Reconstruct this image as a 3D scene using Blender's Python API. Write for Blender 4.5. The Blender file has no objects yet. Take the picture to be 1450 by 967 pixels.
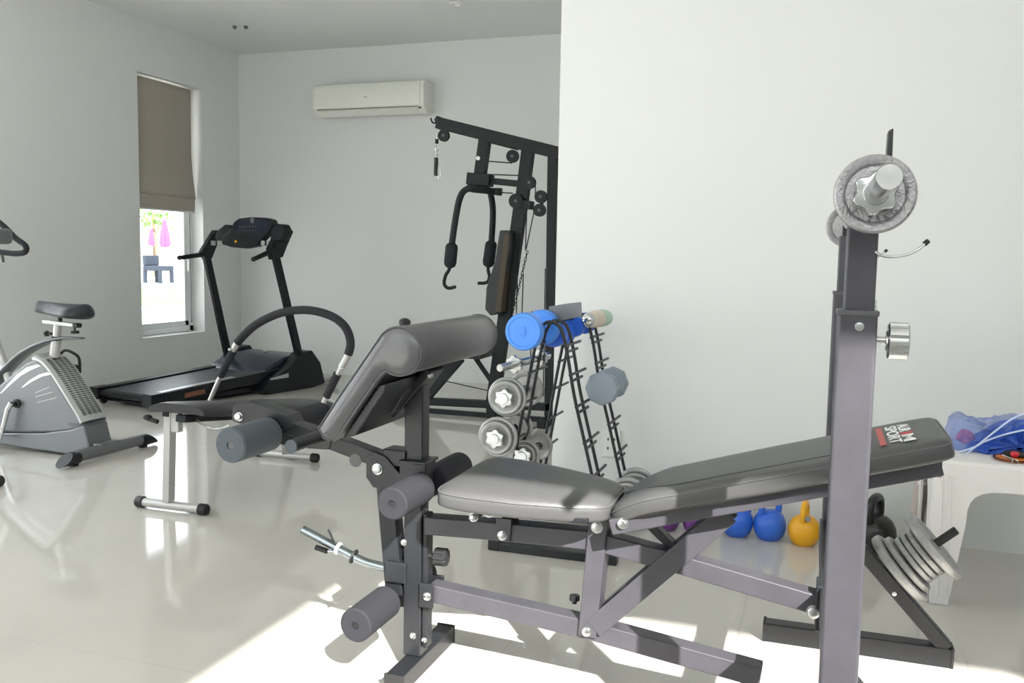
import bpy, bmesh, math, random
from mathutils import Vector as V, Matrix, Euler
random.seed(4)
C = bpy.context.scene.collection
PI = math.pi
# ------------------------------------------------------------------ camera (1450x967 frame)
FPX, YAW, PITCH, ROLL, CH = 1270.65, .32516, .09305, .0175, 1.1
fw = V((-math.sin(YAW)*math.cos(PITCH), math.cos(YAW)*math.cos(PITCH), -math.sin(PITCH)))
r0 = V((math.cos(YAW), math.sin(YAW), 0)); u0 = r0.cross(fw)
cr = r0*math.cos(ROLL)+u0*math.sin(ROLL); cu = -r0*math.sin(ROLL)+u0*math.cos(ROLL)
CO = V((0, 0, CH))
def ray(x, y): return fw+cr*((x-725)/FPX)-cu*((y-483.5)/FPX)
def at(x, y, ax, c):
    d = ray(x, y); i = 'XYZ'.index(ax); return CO+d*((c-CO[i])/d[i])
def atp(x, y, P0, N):
    d = ray(x, y); return CO+d*((P0-CO).dot(N)/d.dot(N))
def Y(x, y, c): return at(x, y, 'Y', c)
def xz(x, y, c):
    p = at(x, y, 'Y', c); return (p.x, p.z)
cam = bpy.data.cameras.new('camera'); co = bpy.data.objects.new('camera', cam); C.objects.link(co)
co.matrix_world = Matrix(((cr.x, cu.x, -fw.x, 0), (cr.y, cu.y, -fw.y, 0), (cr.z, cu.z, -fw.z, CH), (0, 0, 0, 1)))
cam.sensor_width = 36; cam.lens = 36*FPX/1450; cam.clip_start = .05; cam.clip_end = 300
bpy.context.scene.camera = co
# ------------------------------------------------------------------ materials
def mat(name, col, rough=.5, metal=0, spec=.5, bump=0, bscale=200, mottle=0, mscale=8, coat=0, alpha=1, trans=0, emit=0, stretch=None):
    m = bpy.data.materials.new(name); m.use_nodes = True; n = m.node_tree.nodes; l = m.node_tree.links
    b = n['Principled BSDF']
    b.inputs['Base Color'].default_value = (*col, 1); b.inputs['Roughness'].default_value = rough
    b.inputs['Metallic'].default_value = metal; b.inputs['Specular IOR Level'].default_value = spec
    b.inputs['Coat Weight'].default_value = coat; b.inputs['Coat Roughness'].default_value = .15
    b.inputs['Alpha'].default_value = alpha; b.inputs['Transmission Weight'].default_value = trans
    tc = n.new('ShaderNodeTexCoord')
    src = tc.outputs['Object']
    if stretch:
        mp = n.new('ShaderNodeMapping'); mp.inputs['Scale'].default_value = stretch; l.new(src, mp.inputs[0]); src = mp.outputs[0]
    if bump:
        t = n.new('ShaderNodeTexNoise'); t.inputs['Scale'].default_value = bscale; t.inputs['Detail'].default_value = 3
        l.new(src, t.inputs['Vector']); bp = n.new('ShaderNodeBump'); bp.inputs['Strength'].default_value = bump
        bp.inputs['Distance'].default_value = .002
        l.new(t.outputs['Fac'], bp.inputs['Height']); l.new(bp.outputs[0], b.inputs['Normal'])
    if mottle:
        t = n.new('ShaderNodeTexNoise'); t.inputs['Scale'].default_value = mscale; t.inputs['Detail'].default_value = 4
        l.new(src, t.inputs['Vector']); mx = n.new('ShaderNodeMix'); mx.data_type = 'RGBA'
        mx.inputs[6].default_value = (*[c*(1-mottle) for c in col], 1); mx.inputs[7].default_value = (*[min(1, c*(1+mottle)) for c in col], 1)
        l.new(t.outputs['Fac'], mx.inputs[0]); l.new(mx.outputs[2], b.inputs['Base Color'])
    return m
M = dict(
 wall=mat('wall_paint', (.765, .773, .76), .55, bump=.05, bscale=60),
 ceil=mat('ceiling_paint', (.82, .835, .82), .7),
 white=mat('white_plastic', (.82, .82, .80), .3),
 cream=mat('air_conditioner_plastic', (.82, .82, .76), .35),
 greyp=mat('grey_plastic', (.12, .125, .13), .4),
 frame=mat('white_window_frame', (.8, .82, .82), .35),
 blind=mat('taupe_blind_fabric', (.40, .36, .31), .9, bump=.3, bscale=500),
 steel=mat('black_powder_coat', (.014, .015, .018), .36, spec=.45, bump=.12, bscale=350),
 steel_lit=mat('lit_black_powder_coat', (.051, .049, .059), .42, spec=.6, bump=.1, bscale=350, mottle=.25, mscale=14),  # the black paint lightened to lilac for bright reflections on uprights and rails
 gym=mat('matte_black_paint', (.014, .016, .018), .55, spec=.3),
 vinyl=mat('black_vinyl', (.070, .070, .071), .42, spec=.45, bump=.25, bscale=420),
 vinyl2=mat('creased_black_vinyl', (.085, .082, .090), .32, spec=.8, bump=.5, bscale=28, stretch=(1, .3, 1)),
 piping=mat('grey_piping', (.09, .09, .095), .35),
 saddle=mat('black_saddle_cover', (.016, .017, .024), .38, spec=.5),
 abpad=mat('dark_bench_vinyl', (.022, .022, .025), .42, spec=.45),
 foam=mat('black_foam', (.024, .024, .029), .85, spec=.3, bump=.5, bscale=600),
 foam2=mat('lit_foam_grey_cap', (.10, .115, .13), .85, spec=.3, bump=.5, bscale=600),  # black foam lightened bluish for window glow on one roller; also a grey cap
 rubber=mat('black_rubber', (.012, .012, .013), .6),
 chrome=mat('chrome', (.60, .61, .62), .14, 1),
 dchrome=mat('chrome_dark_reflection', (.26, .29, .31), .16, 1),  # chrome with its dark reflections put into the base colour
 zinc=mat('zinc_plated_steel', (.56, .57, .57), .27, 1, bump=.25, bscale=90),
 iron=mat('hammered_grey_iron', (.36, .35, .36), .40, .75, bump=1.0, bscale=230, mottle=.35, mscale=170),
 iron2=mat('grey_iron_plate', (.34, .34, .335), .38, .55, bump=.6, bscale=160, mottle=.2, mscale=120),
 silver=mat('silver_paint', (.50, .49, .48), .36, .45),
 silver2=mat('grey_silver_plastic', (.17, .175, .185), .34, .4),
 silver3=mat('light_silver_plastic', (.46, .475, .47), .3, .35),
 tmblack=mat('treadmill_black', (.009, .010, .013), .38, spec=.3),
 tmbelt=mat('running_belt', (.018, .021, .030), .38, spec=.4, bump=.2, bscale=300),
 tmhood=mat('glossy_navy_plastic', (.012, .017, .034), .2, spec=.5),
 blue=mat('blue_vinyl_coating', (.075, .29, .90), .35),
 blue2=mat('blue_kettlebell_vinyl', (.035, .15, .68), .32),
 yellow=mat('yellow_kettlebell_vinyl', (.85, .42, .015), .32),
 purple=mat('purple_kettlebell_vinyl', (.16, .04, .24), .35),
 blackv=mat('black_kettlebell_vinyl', (.010, .010, .010), .28),
 dumb=mat('grey_vinyl_coating', (.25, .29, .34), .5, bump=.2, bscale=300),
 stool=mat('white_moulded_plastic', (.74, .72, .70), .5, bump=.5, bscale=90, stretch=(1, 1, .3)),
 stoolb=mat('shaded_moulded_plastic', (.46, .40, .37), .5),  # white stool plastic toned down to beige for shade on the rear leg
 bag=mat('translucent_blue_plastic', (.16, .27, .72), .25, alpha=.42),
 bag2=mat('blue_bag_fabric', (.012, .07, .42), .5, bump=.4, bscale=50),
 cord=mat('pale_blue_cord', (.55, .65, .85), .5),
 orange=mat('orange_rubber', (.75, .20, .03), .5),
 red=mat('red_print', (.62, .03, .05), .5),
 redlab=mat('red_label_print', (.50, .10, .09), .5, mottle=.5, mscale=160),
 whitep=mat('white_print', (.85, .85, .85), .5),
 amber=mat('orange_label_print', (.20, .07, .04), .5, mottle=.6, mscale=60),
 ply=mat('plywood_edge', (.07, .05, .03), .7),
 pinkwhite=mat('cream_wrap', (.66, .58, .48), .45),
 mint=mat('mint_wrap', (.42, .60, .46), .45),
 patio=mat('pale_patio_concrete', (.62, .60, .56), .8, mottle=.1),
 lawn=mat('lawn_grass', (.16, .34, .08), .9, bump=.6, bscale=40, mottle=.4, mscale=3),
 leaf=mat('tree_leaves', (.10, .26, .04), .7, mottle=.5, mscale=2),
 bark=mat('tree_bark', (.16, .11, .07), .9),
 pink=mat('pink_parasol_canvas', (.80, .05, .25), .8),
 furn=mat('dark_wicker', (.012, .02, .035), .8, mottle=.4, mscale=10),
 brass=mat('lamp_reflector', (.85, .83, .75), .2, 1),
)
# glass that lets daylight straight through
g = bpy.data.materials.new('window_glass'); g.use_nodes = True; gn = g.node_tree.nodes; gl = g.node_tree.links; gn.clear()
go = gn.new('ShaderNodeOutputMaterial'); gm = gn.new('ShaderNodeMixShader'); gt = gn.new('ShaderNodeBsdfTransparent'); gg = gn.new('ShaderNodeBsdfGlossy')
gg.inputs['Roughness'].default_value = .02; gf = gn.new('ShaderNodeLayerWeight'); gf.inputs[0].default_value = .5; gp_ = gn.new('ShaderNodeMath'); gp_.operation = 'POWER'; gp_.inputs[1].default_value = 4; gl.new(gf.outputs['Facing'], gp_.inputs[0])
gl.new(gp_.outputs[0], gm.inputs[0]); gl.new(gt.outputs[0], gm.inputs[1]); gl.new(gg.outputs[0], gm.inputs[2]); gl.new(gm.outputs[0], go.inputs[0])
M['glass'] = g
# polished floor tiles
fm = bpy.data.materials.new('polished_beige_tiles'); fm.use_nodes = True; n = fm.node_tree.nodes; l = fm.node_tree.links; b = n['Principled BSDF']
tc = n.new('ShaderNodeTexCoord'); sp = n.new('ShaderNodeSeparateXYZ'); l.new(tc.outputs['Object'], sp.inputs[0])
def mth(op, a, bb=None):
    x = n.new('ShaderNodeMath'); x.operation = op
    for i, q in enumerate((a, bb)):
        if q is None: continue
        if isinstance(q, (int, float)): x.inputs[i].default_value = q
        else: l.new(q, x.inputs[i])
    return x.outputs[0]
T = .615
gx = mth('PINGPONG', mth('SUBTRACT', sp.outputs[0], -2.015), T/2); gy = mth('PINGPONG', mth('SUBTRACT', sp.outputs[1], 1.885), T/2)
line = mth('LESS_THAN', mth('MINIMUM', gx, gy), .0012)
nz = n.new('ShaderNodeTexNoise'); nz.inputs['Scale'].default_value = 1.6; nz.inputs['Detail'].default_value = 5; l.new(tc.outputs['Object'], nz.inputs['Vector'])
m1 = n.new('ShaderNodeMix'); m1.data_type = 'RGBA'; m1.inputs[6].default_value = (.52, .495, .45, 1); m1.inputs[7].default_value = (.64, .615, .565, 1); l.new(nz.outputs['Fac'], m1.inputs[0])
m2 = n.new('ShaderNodeMix'); m2.data_type = 'RGBA'; m2.inputs[7].default_value = (.36, .34, .31, 1); l.new(m1.outputs[2], m2.inputs[6]); l.new(line, m2.inputs[0])
l.new(m2.outputs[2], b.inputs['Base Color']); b.inputs['Roughness'].default_value = .07; b.inputs['Specular IOR Level'].default_value = .75
l.new(mth('ADD', mth('MULTIPLY', line, .5), .07), b.inputs['Roughness'])
M['floor'] = fm
# ------------------------------------------------------------------ mesh builder
class MB:
    def __init__(s): s.v = []; s.f = []; s.mi = []
    def add(s, vs, fs, mi=0):
        o = len(s.v); s.v += [V(x) for x in vs]; s.f += [tuple(i+o for i in q) for q in fs]; s.mi += [mi]*len(fs); return s
    def box(s, a, b_, mi=0):
        x0, y0, z0 = a; x1, y1, z1 = b_
        vs = [(x, y, z) for z in (z0, z1) for y in (y0, y1) for x in (x0, x1)]
        return s.add(vs, [(0, 2, 3, 1), (4, 5, 7, 6), (0, 1, 5, 4), (2, 6, 7, 3), (0, 4, 6, 2), (1, 3, 7, 5)], mi)
    def prism(s, pts, vec, mi=0):
        pts = [V(p) for p in pts]; vec = V(vec); k = len(pts)
        N = sum(((pts[i]).cross(pts[(i+1) % k]) for i in range(k)), V((0, 0, 0)))
        if N.dot(vec) > 0: pts = pts[::-1]
        vs = pts+[p+vec for p in pts]
        fs = [tuple(range(k)), tuple(range(2*k-1, k-1, -1))]+[(i+k, (i+1) % k+k, (i+1) % k, i) for i in range(k)]
        return s.add(vs, fs, mi)
    def sweep(s, rings, caps=True, closed=False, mi=0):
        k = len(rings[0]); vs = [p for r in rings for p in r]; fs = []
        R = len(rings)
        for i in range(R if closed else R-1):
            for j in range(k):
                a = i*k+j; b_ = i*k+(j+1) % k; c = ((i+1) % R)*k+(j+1) % k; d = ((i+1) % R)*k+j
                fs.append((a, b_, c, d))
        if caps and not closed: fs += [tuple(range(k-1, -1, -1)), tuple((R-1)*k+j for j in range(k))]
        return s.add(vs, fs, mi)
    def tube(s, pts, r, n=12, smooth=0, closed=False, mi=0, caps=True):
        pts = [V(p) for p in pts]
        if smooth: pts = catmull(pts, smooth, closed)
        k = len(pts); rs = r if isinstance(r, (list, tuple)) else [r]*k
        t0 = None; rings = []; nrm = None
        for i, p in enumerate(pts):
            if closed: t = (pts[(i+1) % k]-pts[i-1]).normalized()
            else: t = (pts[min(i+1, k-1)]-pts[max(i-1, 0)]).normalized()
            if nrm is None:
                nrm = t.orthogonal().normalized()
            else:
                nrm = (nrm-t*nrm.dot(t)).normalized()
            bi = t.cross(nrm)
            rings.append([p+(nrm*math.cos(2*PI*j/n)+bi*math.sin(2*PI*j/n))*rs[i] for j in range(n)])
        return s.sweep(rings, caps, closed, mi)
    def bar(s, a, b_, w, h, up=(0, 0, 1), mi=0):
        a = V(a); b_ = V(b_); t = (b_-a).normalized(); sd = t.cross(V(up)).normalized(); uu = sd.cross(t)
        q = [(-w/2, -h/2), (w/2, -h/2), (w/2, h/2), (-w/2, h/2)]
        return s.sweep([[p+sd*x+uu*y for x, y in q] for p in (a, b_)], mi=mi)
    def path(s, pts, w, h, up=(0, 1, 0), mi=0):
        pts = [V(p) for p in pts]; k = len(pts); up = V(up); rings = []
        for i, p in enumerate(pts):
            t = (pts[min(i+1, k-1)]-pts[max(i-1, 0)]).normalized(); sd = t.cross(up).normalized(); uu = sd.cross(t)
            sc = 1
            if 0 < i < k-1:
                a = (pts[i]-pts[i-1]).normalized(); sc = 1/max(.5, a.dot(t))
            rings.append([p+sd*x*sc+uu*y for x, y in [(-w/2, -h/2), (w/2, -h/2), (w/2, h/2), (-w/2, h/2)]])
        return s.sweep(rings, mi=mi)
    def lathe(s, prof, o=(0, 0, 0), ax=(0, 0, 1), n=32, mi=0, ring=None):
        o = V(o); ax = V(ax).normalized(); e1 = ax.orthogonal().normalized()
        if abs(ax.z) < .99: e1 = (V((0, 0, 1))-ax*ax.z).normalized()
        e2 = ax.cross(e1)
        rings = [[o+ax*a+(e1*math.cos(2*PI*j/n)+e2*math.sin(2*PI*j/n))*max(r, 1e-4)*(ring(2*PI*j/n, r) if ring else 1) for j in range(n)] for r, a in prof]
        return s.sweep(rings, mi=mi)
    def ell(s, c, rx, ry, rz, n=24, m=14, mi=0, R=None):
        c = V(c); rings = []
        for i in range(1, m):
            th = PI*i/m; rings.append([(rx*math.sin(th)*math.cos(2*PI*j/n), ry*math.sin(th)*math.sin(2*PI*j/n), -rz*math.cos(th)) for j in range(n)])
        rings = [[c+(R @ V(p) if R else V(p)) for p in r] for r in rings]
        return s.sweep(rings, mi=mi)
def catmull(p, k, closed=False):
    out = []; N = len(p)
    for i in range(N if closed else N-1):
        g_ = (lambda j: p[j % N]) if closed else (lambda j: p[max(0, min(N-1, j))])
        a, b_, c, d = g_(i-1), g_(i), g_(i+1), g_(i+2)
        for j in range(k):
            t = j/k; out.append(.5*((2*b_)+(c-a)*t+(2*a-5*b_+4*c-d)*t*t+(3*b_-a-3*c+d)*t*t*t))
    if not closed: out.append(p[-1])
    return out
def build(name, mb, m, parent=None, bevel=0, label=None, seg=2, sharp=38, solid=0):
    me = bpy.data.meshes.new(name); off = V(parent['_o']) if parent is not None and '_o' in parent else V((0, 0, 0))
    me.from_pydata([v-off for v in mb.v], [], mb.f); me.update()
    for x in (m if isinstance(m, (list, tuple)) else [m]): me.materials.append(M[x])
    for i, p in enumerate(me.polygons): p.material_index = mb.mi[i]
    bm = bmesh.new(); bm.from_mesh(me); bmesh.ops.recalc_face_normals(bm, faces=bm.faces)
    for f in bm.faces: f.smooth = True
    for e in bm.edges:
        if len(e.link_faces) == 2 and e.calc_face_angle(0) > math.radians(sharp): e.smooth = bool(bevel)
    bm.to_mesh(me); bm.free()
    o = bpy.data.objects.new(name, me); C.objects.link(o)
    if solid:
        so = o.modifiers.new('Solid', 'SOLIDIFY'); so.thickness = solid; so.offset = 0
    if bevel:
        bv = o.modifiers.new('Bevel', 'BEVEL'); bv.width = bevel; bv.segments = seg; bv.limit_method = 'ANGLE'; bv.angle_limit = math.radians(sharp-5); bv.harden_normals = True
    if parent is not None:
        o.parent = parent
        if '_o' in parent: o['_o'] = parent['_o']
    if label: o['label'] = label
    return o
def thing(name, label, cat, loc=(0, 0, 0), group=None):
    o = bpy.data.objects.new(name, None); C.objects.link(o); o.location = loc; o['_o'] = tuple(loc)
    o['label'] = label; o['category'] = cat; o.empty_display_size = .1
    if group: o['group'] = group
    return o
def tag(o, label, cat, group=None):
    o['label'] = label; o['category'] = cat
    if group: o['group'] = group
    return o
def struct(name, mb, m, bevel=0, label=None):
    o = build(name, mb, m, None, bevel); o['kind'] = 'structure'
    if label: o['label'] = label
    return o
def dup(root, mtx, label, group=None):
    r = root.copy(); C.objects.link(r); r.matrix_world = mtx; r['label'] = label
    if group: r['group'] = group
    for ch in root.children:
        c = ch.copy(); C.objects.link(c); c.parent = r
        for gch in ch.children:
            d = gch.copy(); C.objects.link(d); d.parent = c
    return r
def frame_mtx(o, zax, xhint=(1, 0, 0)):
    z = V(zax).normalized(); x = V(xhint); x = (x-z*x.dot(z)).normalized(); y = z.cross(x)
    return Matrix(((x.x, y.x, z.x, o[0]), (x.y, y.y, z.y, o[1]), (x.z, y.z, z.z, o[2]), (0, 0, 0, 1)))
def text(name, body, m, mtx, size, parent, ext=.0004, label=None, sx=1, fit=None):
    cu_ = bpy.data.curves.new(name, 'FONT'); cu_.body = body; cu_.size = size; cu_.extrude = ext; cu_.align_x = 'CENTER'; cu_.align_y = 'CENTER'; cu_.offset = size*.012
    to = bpy.data.objects.new(name+'_tmp', cu_); C.objects.link(to); bpy.context.view_layer.update()
    me = bpy.data.meshes.new_from_object(to.evaluated_get(bpy.context.evaluated_depsgraph_get())); bpy.data.objects.remove(to)
    off = V(parent['_o']) if '_o' in parent else V((0, 0, 0))
    if fit:
        xs = [v_.co.x for v_ in me.vertices]; ys = [v_.co.y for v_ in me.vertices]; cx_, cy_ = (min(xs)+max(xs))/2, (min(ys)+max(ys))/2
        me.transform(Matrix.Diagonal((fit[0]/(max(xs)-min(xs)), fit[1]/(max(ys)-min(ys)), 1, 1)) @ Matrix.Translation((-cx_, -cy_, 0)))
    me.transform(Matrix.Translation(-off) @ mtx @ Matrix.Diagonal((sx, 1, 1, 1))); me.materials.clear(); me.materials.append(M[m])
    o = bpy.data.objects.new(name, me); C.objects.link(o); o.parent = parent
    if label: o['label'] = label
    return o
def bolt(parent, p, ax, r=.008, h=.006, m='zinc', name='bolt'):
    mb = MB(); p = V(p); mb.lathe([(r*1.25, 0), (r*1.25, .0015), (r, .0015), (r, h*.8), (r*.6, h), (0, h)], p, ax, 12)
    return build(name, mb, m, parent)
def star(n_, amp): return lambda a, r: 1+amp*(.5*math.cos(n_*a)-.5)
# ------------------------------------------------------------------ room
XL, YB, ZC, YP, XP, XR, YF = -5.187, 7.277, 2.934, 3.815, -1.088, 3.2, -.15
w = MB(); w.box((XL-.2, YF-.18, -.12), (XR+.2, YB+.2, 0)); struct('floor', w, 'floor')
w = MB(); w.box((XL-.2, YF-.18, ZC), (XR+.2, YB+.2, ZC+.15)); struct('ceiling', w, 'ceil')
w = MB(); w.box((XL-.2, YB, 0), (XP+.4, YB+.2, ZC)); struct('wall_back', w, 'wall')
wy0, wy1, wz0, wz1 = 5.945, 6.735, .392, 2.522
w = MB(); w.box((XL-.2, YF-.18, 0), (XL, .15, ZC)); w.box((XL-.2, .15, 2.6), (XL, 4.45, ZC)); w.box((XL-.2, 4.45, 0), (XL, wy0, ZC)); w.box((XL-.2, wy1, 0), (XL, YB, ZC)); w.box((XL-.2, wy0, 0), (XL, wy1, wz0)); w.box((XL-.2, wy0, wz1), (XL, wy1, ZC))
struct('wall_left', w, 'wall')
w = MB(); w.box((XP, YP, 0), (XR, YP+.2, ZC)); struct('wall_partition', w, 'wall')
w = MB(); w.box((XP+.2, YP+.2, 0), (XP+.4, YB, ZC)); struct('wall_right_rear', w, 'wall')
w = MB(); w.box((XR, YF-.18, 0), (XR+.2, YP+.2, ZC)); struct('wall_right', w, 'wall')
ZL = 2.685
w = MB(); w.box((XL, YF-.18, 0), (-3.0, YF, ZC)); w.box((-3.0, YF-.18, ZL), (XR, YF, ZC)); w.box((2.95, YF-.18, 0), (XR, YF, ZL)); w.box((-1.2, YF-.18, 0), (2.95, YF, 1.7)); struct('wall_front', w, 'wall')  # unseen opening and high sill shaped to place the sun and limit its bounce
w = MB(); w.box((XL, -1.6, 2.72), (.96, YF-.18, 2.84)); struct('added_light_blocker_1', w, 'ceil', label='added unseen canopy slab that cuts the sun patch')  # unseen slab added so its edge bounds the sun patch on the floor
# window
w = MB(); xg = XL-.15
fr = .055
w.box((xg-.03, wy0, wz0+.005), (xg+.03, wy1, wz0+fr)); w.box((xg-.03, wy0, wz1-fr), (xg+.03, wy1, wz1)); w.box((xg-.03, wy0, wz0), (xg+.03, wy0+fr, wz1)); w.box((xg-.03, wy1-fr, wz0), (xg+.03, wy1, wz1))
win = struct('window_1', w, 'frame', .003, label='narrow tall white framed window in the left wall')
w = MB(); w.box((xg-.003, wy0+fr, wz0+fr), (xg+.003, wy1-fr, wz1-fr)); build('glass_pane', w, 'glass', win)
w = MB(); s_ = .045
for a in ((wy0+fr, wy0+fr+s_, wz0+fr, wz1-fr), (wy1-fr-s_, wy1-fr, wz0+fr, wz1-fr)): w.box((xg+.003, a[0], a[2]), (xg+.022, a[1], a[3]))
w.box((xg+.003, wy0+fr, wz0+fr), (xg+.022, wy1-fr, wz0+fr+s_)); build('sash', w, 'frame', win, .002)
w = MB(); w.box((xg+.022, wy1-fr-.03, 1.02), (xg+.05, wy1-fr-.012, 1.035)); w.box((xg+.04, wy1-fr-.03, .93), (xg+.055, wy1-fr-.012, 1.035)); build('window_handle', w, 'white', win, .002)
# unseen glazed door added in the left wall to brighten the left side
w = MB()
for a_, b_ in ((.15, .21), (2.27, 2.33), (4.39, 4.45)): w.box((XL-.14, a_, 0), (XL-.08, b_, 2.6))
w.box((XL-.14, .15, 2.54), (XL-.08, 4.45, 2.6)); w.box((XL-.14, .15, 0), (XL-.08, 4.45, .05)); dr_ = struct('added_door_1', w, 'frame', .003, label='added unseen glazed sliding door that lights the left side')
w = MB(); w.box((XL-.113, .21, .05), (XL-.107, 2.27, 2.54)); build('glass_pane', w, 'glass', dr_)
w = MB(); w.box((XL-.113, 2.33, .05), (XL-.107, 4.39, 2.54)); build('glass_pane', w, 'glass', dr_)
# roman blind
bl = thing('roman_blind', 'taupe fabric roman blind half lowered in the narrow left window', 'blind', (XL-.03, 6.34, wz1-.02))
bw0, bw1 = wy0+.012, wy1-.07
zb = 1.565
w = MB(); rings = []
for i in range(25):
    z = wz1-.015-(wz1-.015-zb)*i/24
    bulge = .02+.055*max(0, (i-15)/9)**2
    flare = .012+.05*max(0, (i-14)/10)**1.5
    rings.append([V((XL-.075+bulge*math.cos(PI*(j/12-.5)*.95), bw0-.0+(bw1+flare-bw0)*j/12, z)) for j in range(13)])
for i in range(24):
    pass
vs = [p for r in rings for p in r]; fs = [(i*13+j, i*13+j+1, (i+1)*13+j+1, (i+1)*13+j) for i in range(24) for j in range(12)]
w.add(vs, fs); build('blind_fabric', w, 'blind', bl, solid=.004)
for k, (za, zc_, dx) in enumerate(((zb+.01, 1.475, .02), (1.485, 1.455, .035))):
    w = MB(); w.box((XL-.085+dx*.3, bw0, zc_), (XL-.045+dx*.5, bw1+.01-.015*k, za)); build('blind_fold', w, 'blind', bl, .008)
w = MB(); w.tube([(XL-.05, bw0, 1.452), (XL-.05, bw1+.012, 1.452)], .010, 10); build('bottom_rail', w, 'frame', bl)
w = MB(); w.tube([(XL-.045, bw1-.055, 1.45), (XL-.047, bw1-.05, .48)], .0022, 6); build('pull_cord', w, 'rubber', bl)
# air conditioner
P = Y(443, 120, YB-.20); Q = Y(598, 111, YB-.20); zt = (P.z+Q.z)/2; zbm = Y(443, 163, YB-.2).z
ac = thing('air_conditioner', 'white wall mounted split air conditioner high on the back wall', 'air conditioner', ((P.x+Q.x)/2, YB, zbm))
x0, x1 = P.x, Q.x+.015
prof = [(YB, zbm), (YB-.13, zbm-.012), (YB-.185, zbm+.03), (YB-.203, zbm+.06), (YB-.207, zt-.05), (YB-.19, zt-.012), (YB-.16, zt), (YB, zt)]
w = MB(); w.prism([(x0, a, c) for a, c in prof], (x1-x0, 0, 0)); build('body', w, 'cream', ac, .006)
w = MB(); w.prism([(x0+.02, a, c) for a, c in [(YB-.205, zbm+.048), (YB-.211, zbm+.065), (YB-.214, zt-.05), (YB-.196, zt-.01), (YB-.19, zt-.015), (YB-.2, zbm+.05)]], (x1-x0-.05, 0, 0)); build('front_panel', w, 'cream', ac, .003)
w = MB(); w.prism([(x0+.03, a, c) for a, c in [(YB-.192, zbm+.036), (YB-.137, zbm-.004), (YB-.142, zbm-.012), (YB-.198, zbm+.030)]], (x1-x0-.10, 0, 0)); build('air_flap', w, 'cream', ac, .002)
w = MB(); w.box((x0+.04, YB-.196, zbm+.040), (x1-.05, YB-.190, zbm+.046)); build('outlet_slot', w, 'greyp', ac)
w = MB(); w.box(((x0+x1)/2-.02, YB-.2155, zbm+.13), ((x0+x1)/2+.0, YB-.213, zbm+.136)); build('badge', w, 'greyp', ac)
w = MB(); w.box((x1-.05, YB-.200, zbm+.025), (x1-.03, YB-.188, zbm+.035)); build('indicator', w, 'rubber', ac)
# ceiling fittings
def ceil_light(p, lab, r):
    t = thing('recessed_downlight', lab, 'ceiling light', (p.x, p.y, ZC))
    w = MB(); w.lathe([(r, 0), (r, -.006), (r*.8, -.010), (r*.72, -.004), (r*.72, 0)], p, (0, 0, 1), 24); build('trim_ring', w, 'white', t)
    w = MB(); w.lathe([(r*.72, -.001), (r*.5, -.003), (0, -.004)], p, (0, 0, 1), 24); build('reflector', w, 'brass', t)
ceil_light(at(646, 5, 'Z', ZC), 'small round recessed downlight in the ceiling above the air conditioner', .05)
p = at(340, 37, 'Z', ZC); t = thing('ceiling_sensor', 'tiny pair of grey fittings on the ceiling by the left corner', 'ceiling fitting', p)
for dx in (-.045, .045):
    w = MB(); w.lathe([(.018, 0), (.018, -.008), (.010, -.022), (0, -.024)], p+V((dx, dx*.3, 0)), (0, 0, 1), 12); build('sensor_head', w, 'greyp', t)
# wall socket on partition
p = Y(866, 628, YP); so = thing('wall_socket', 'white square power socket low on the partition wall behind the wire rack', 'socket', p)
w = MB(); w.box((p.x-.04, YP-.009, p.z-.06), (p.x+.04, YP, p.z+.06)); build('face_plate', w, 'white', so, .003)
for dx, dz in ((-.014, .02), (.014, .02), (-.014, -.02), (.014, -.02)):
    w = MB(); w.box((p.x+dx-.003, YP-.0098, p.z+dz-.006), (p.x+dx+.003, YP-.0088, p.z+dz+.006)); build('socket_hole', w, 'rubber', so)
# ------------------------------------------------------------------ WEIGHT BENCH
YC = 2.105
wb = thing('weight_bench', 'black weight bench with curl pad, leg rollers and barbell uprights in front', 'weight bench', (-.5, YC, 0))
S = 'steel'
# front foot and post
w = MB(); w.box((-.985, 1.965, 0), (-.935, 2.30, .05)); build('front_foot', w, S, wb, .004)
for yy in (1.965, 2.30):
    w = MB(); w.box((-.987, yy-.004, -.0+.001), (-.933, yy+.004, .052)); build('end_cap', w, 'rubber', wb, .002)
w = MB(); w.box((-.990, 2.078, .05), (-.940, 2.128, .50)); w.box((-.940, 2.085, .075), (-.924, 2.121, .435)); fp = build('front_post', w, S, wb, .004)
for (x, y) in ((572, 768), (585, 900)): bolt(fp, Y(x, y, 2.078), (0, -1, 0), .007)
bolt(fp, V((-.930, 2.078+.004, .098)), (0, -1, 0), .006)
# collar that joins post, curl post
w = MB(); w.box((-1.0, 2.070, .47), (-.925, 2.136, .575)); w.box((-1.0, 2.063, .568), (-.92, 2.143, .576)); build('post_bracket', w, S, wb, .003)
w = MB(); w.box((-.992, 2.082, .56), (-.940, 2.128, .835)); build('curl_post', w, S, wb, .004)
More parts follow.
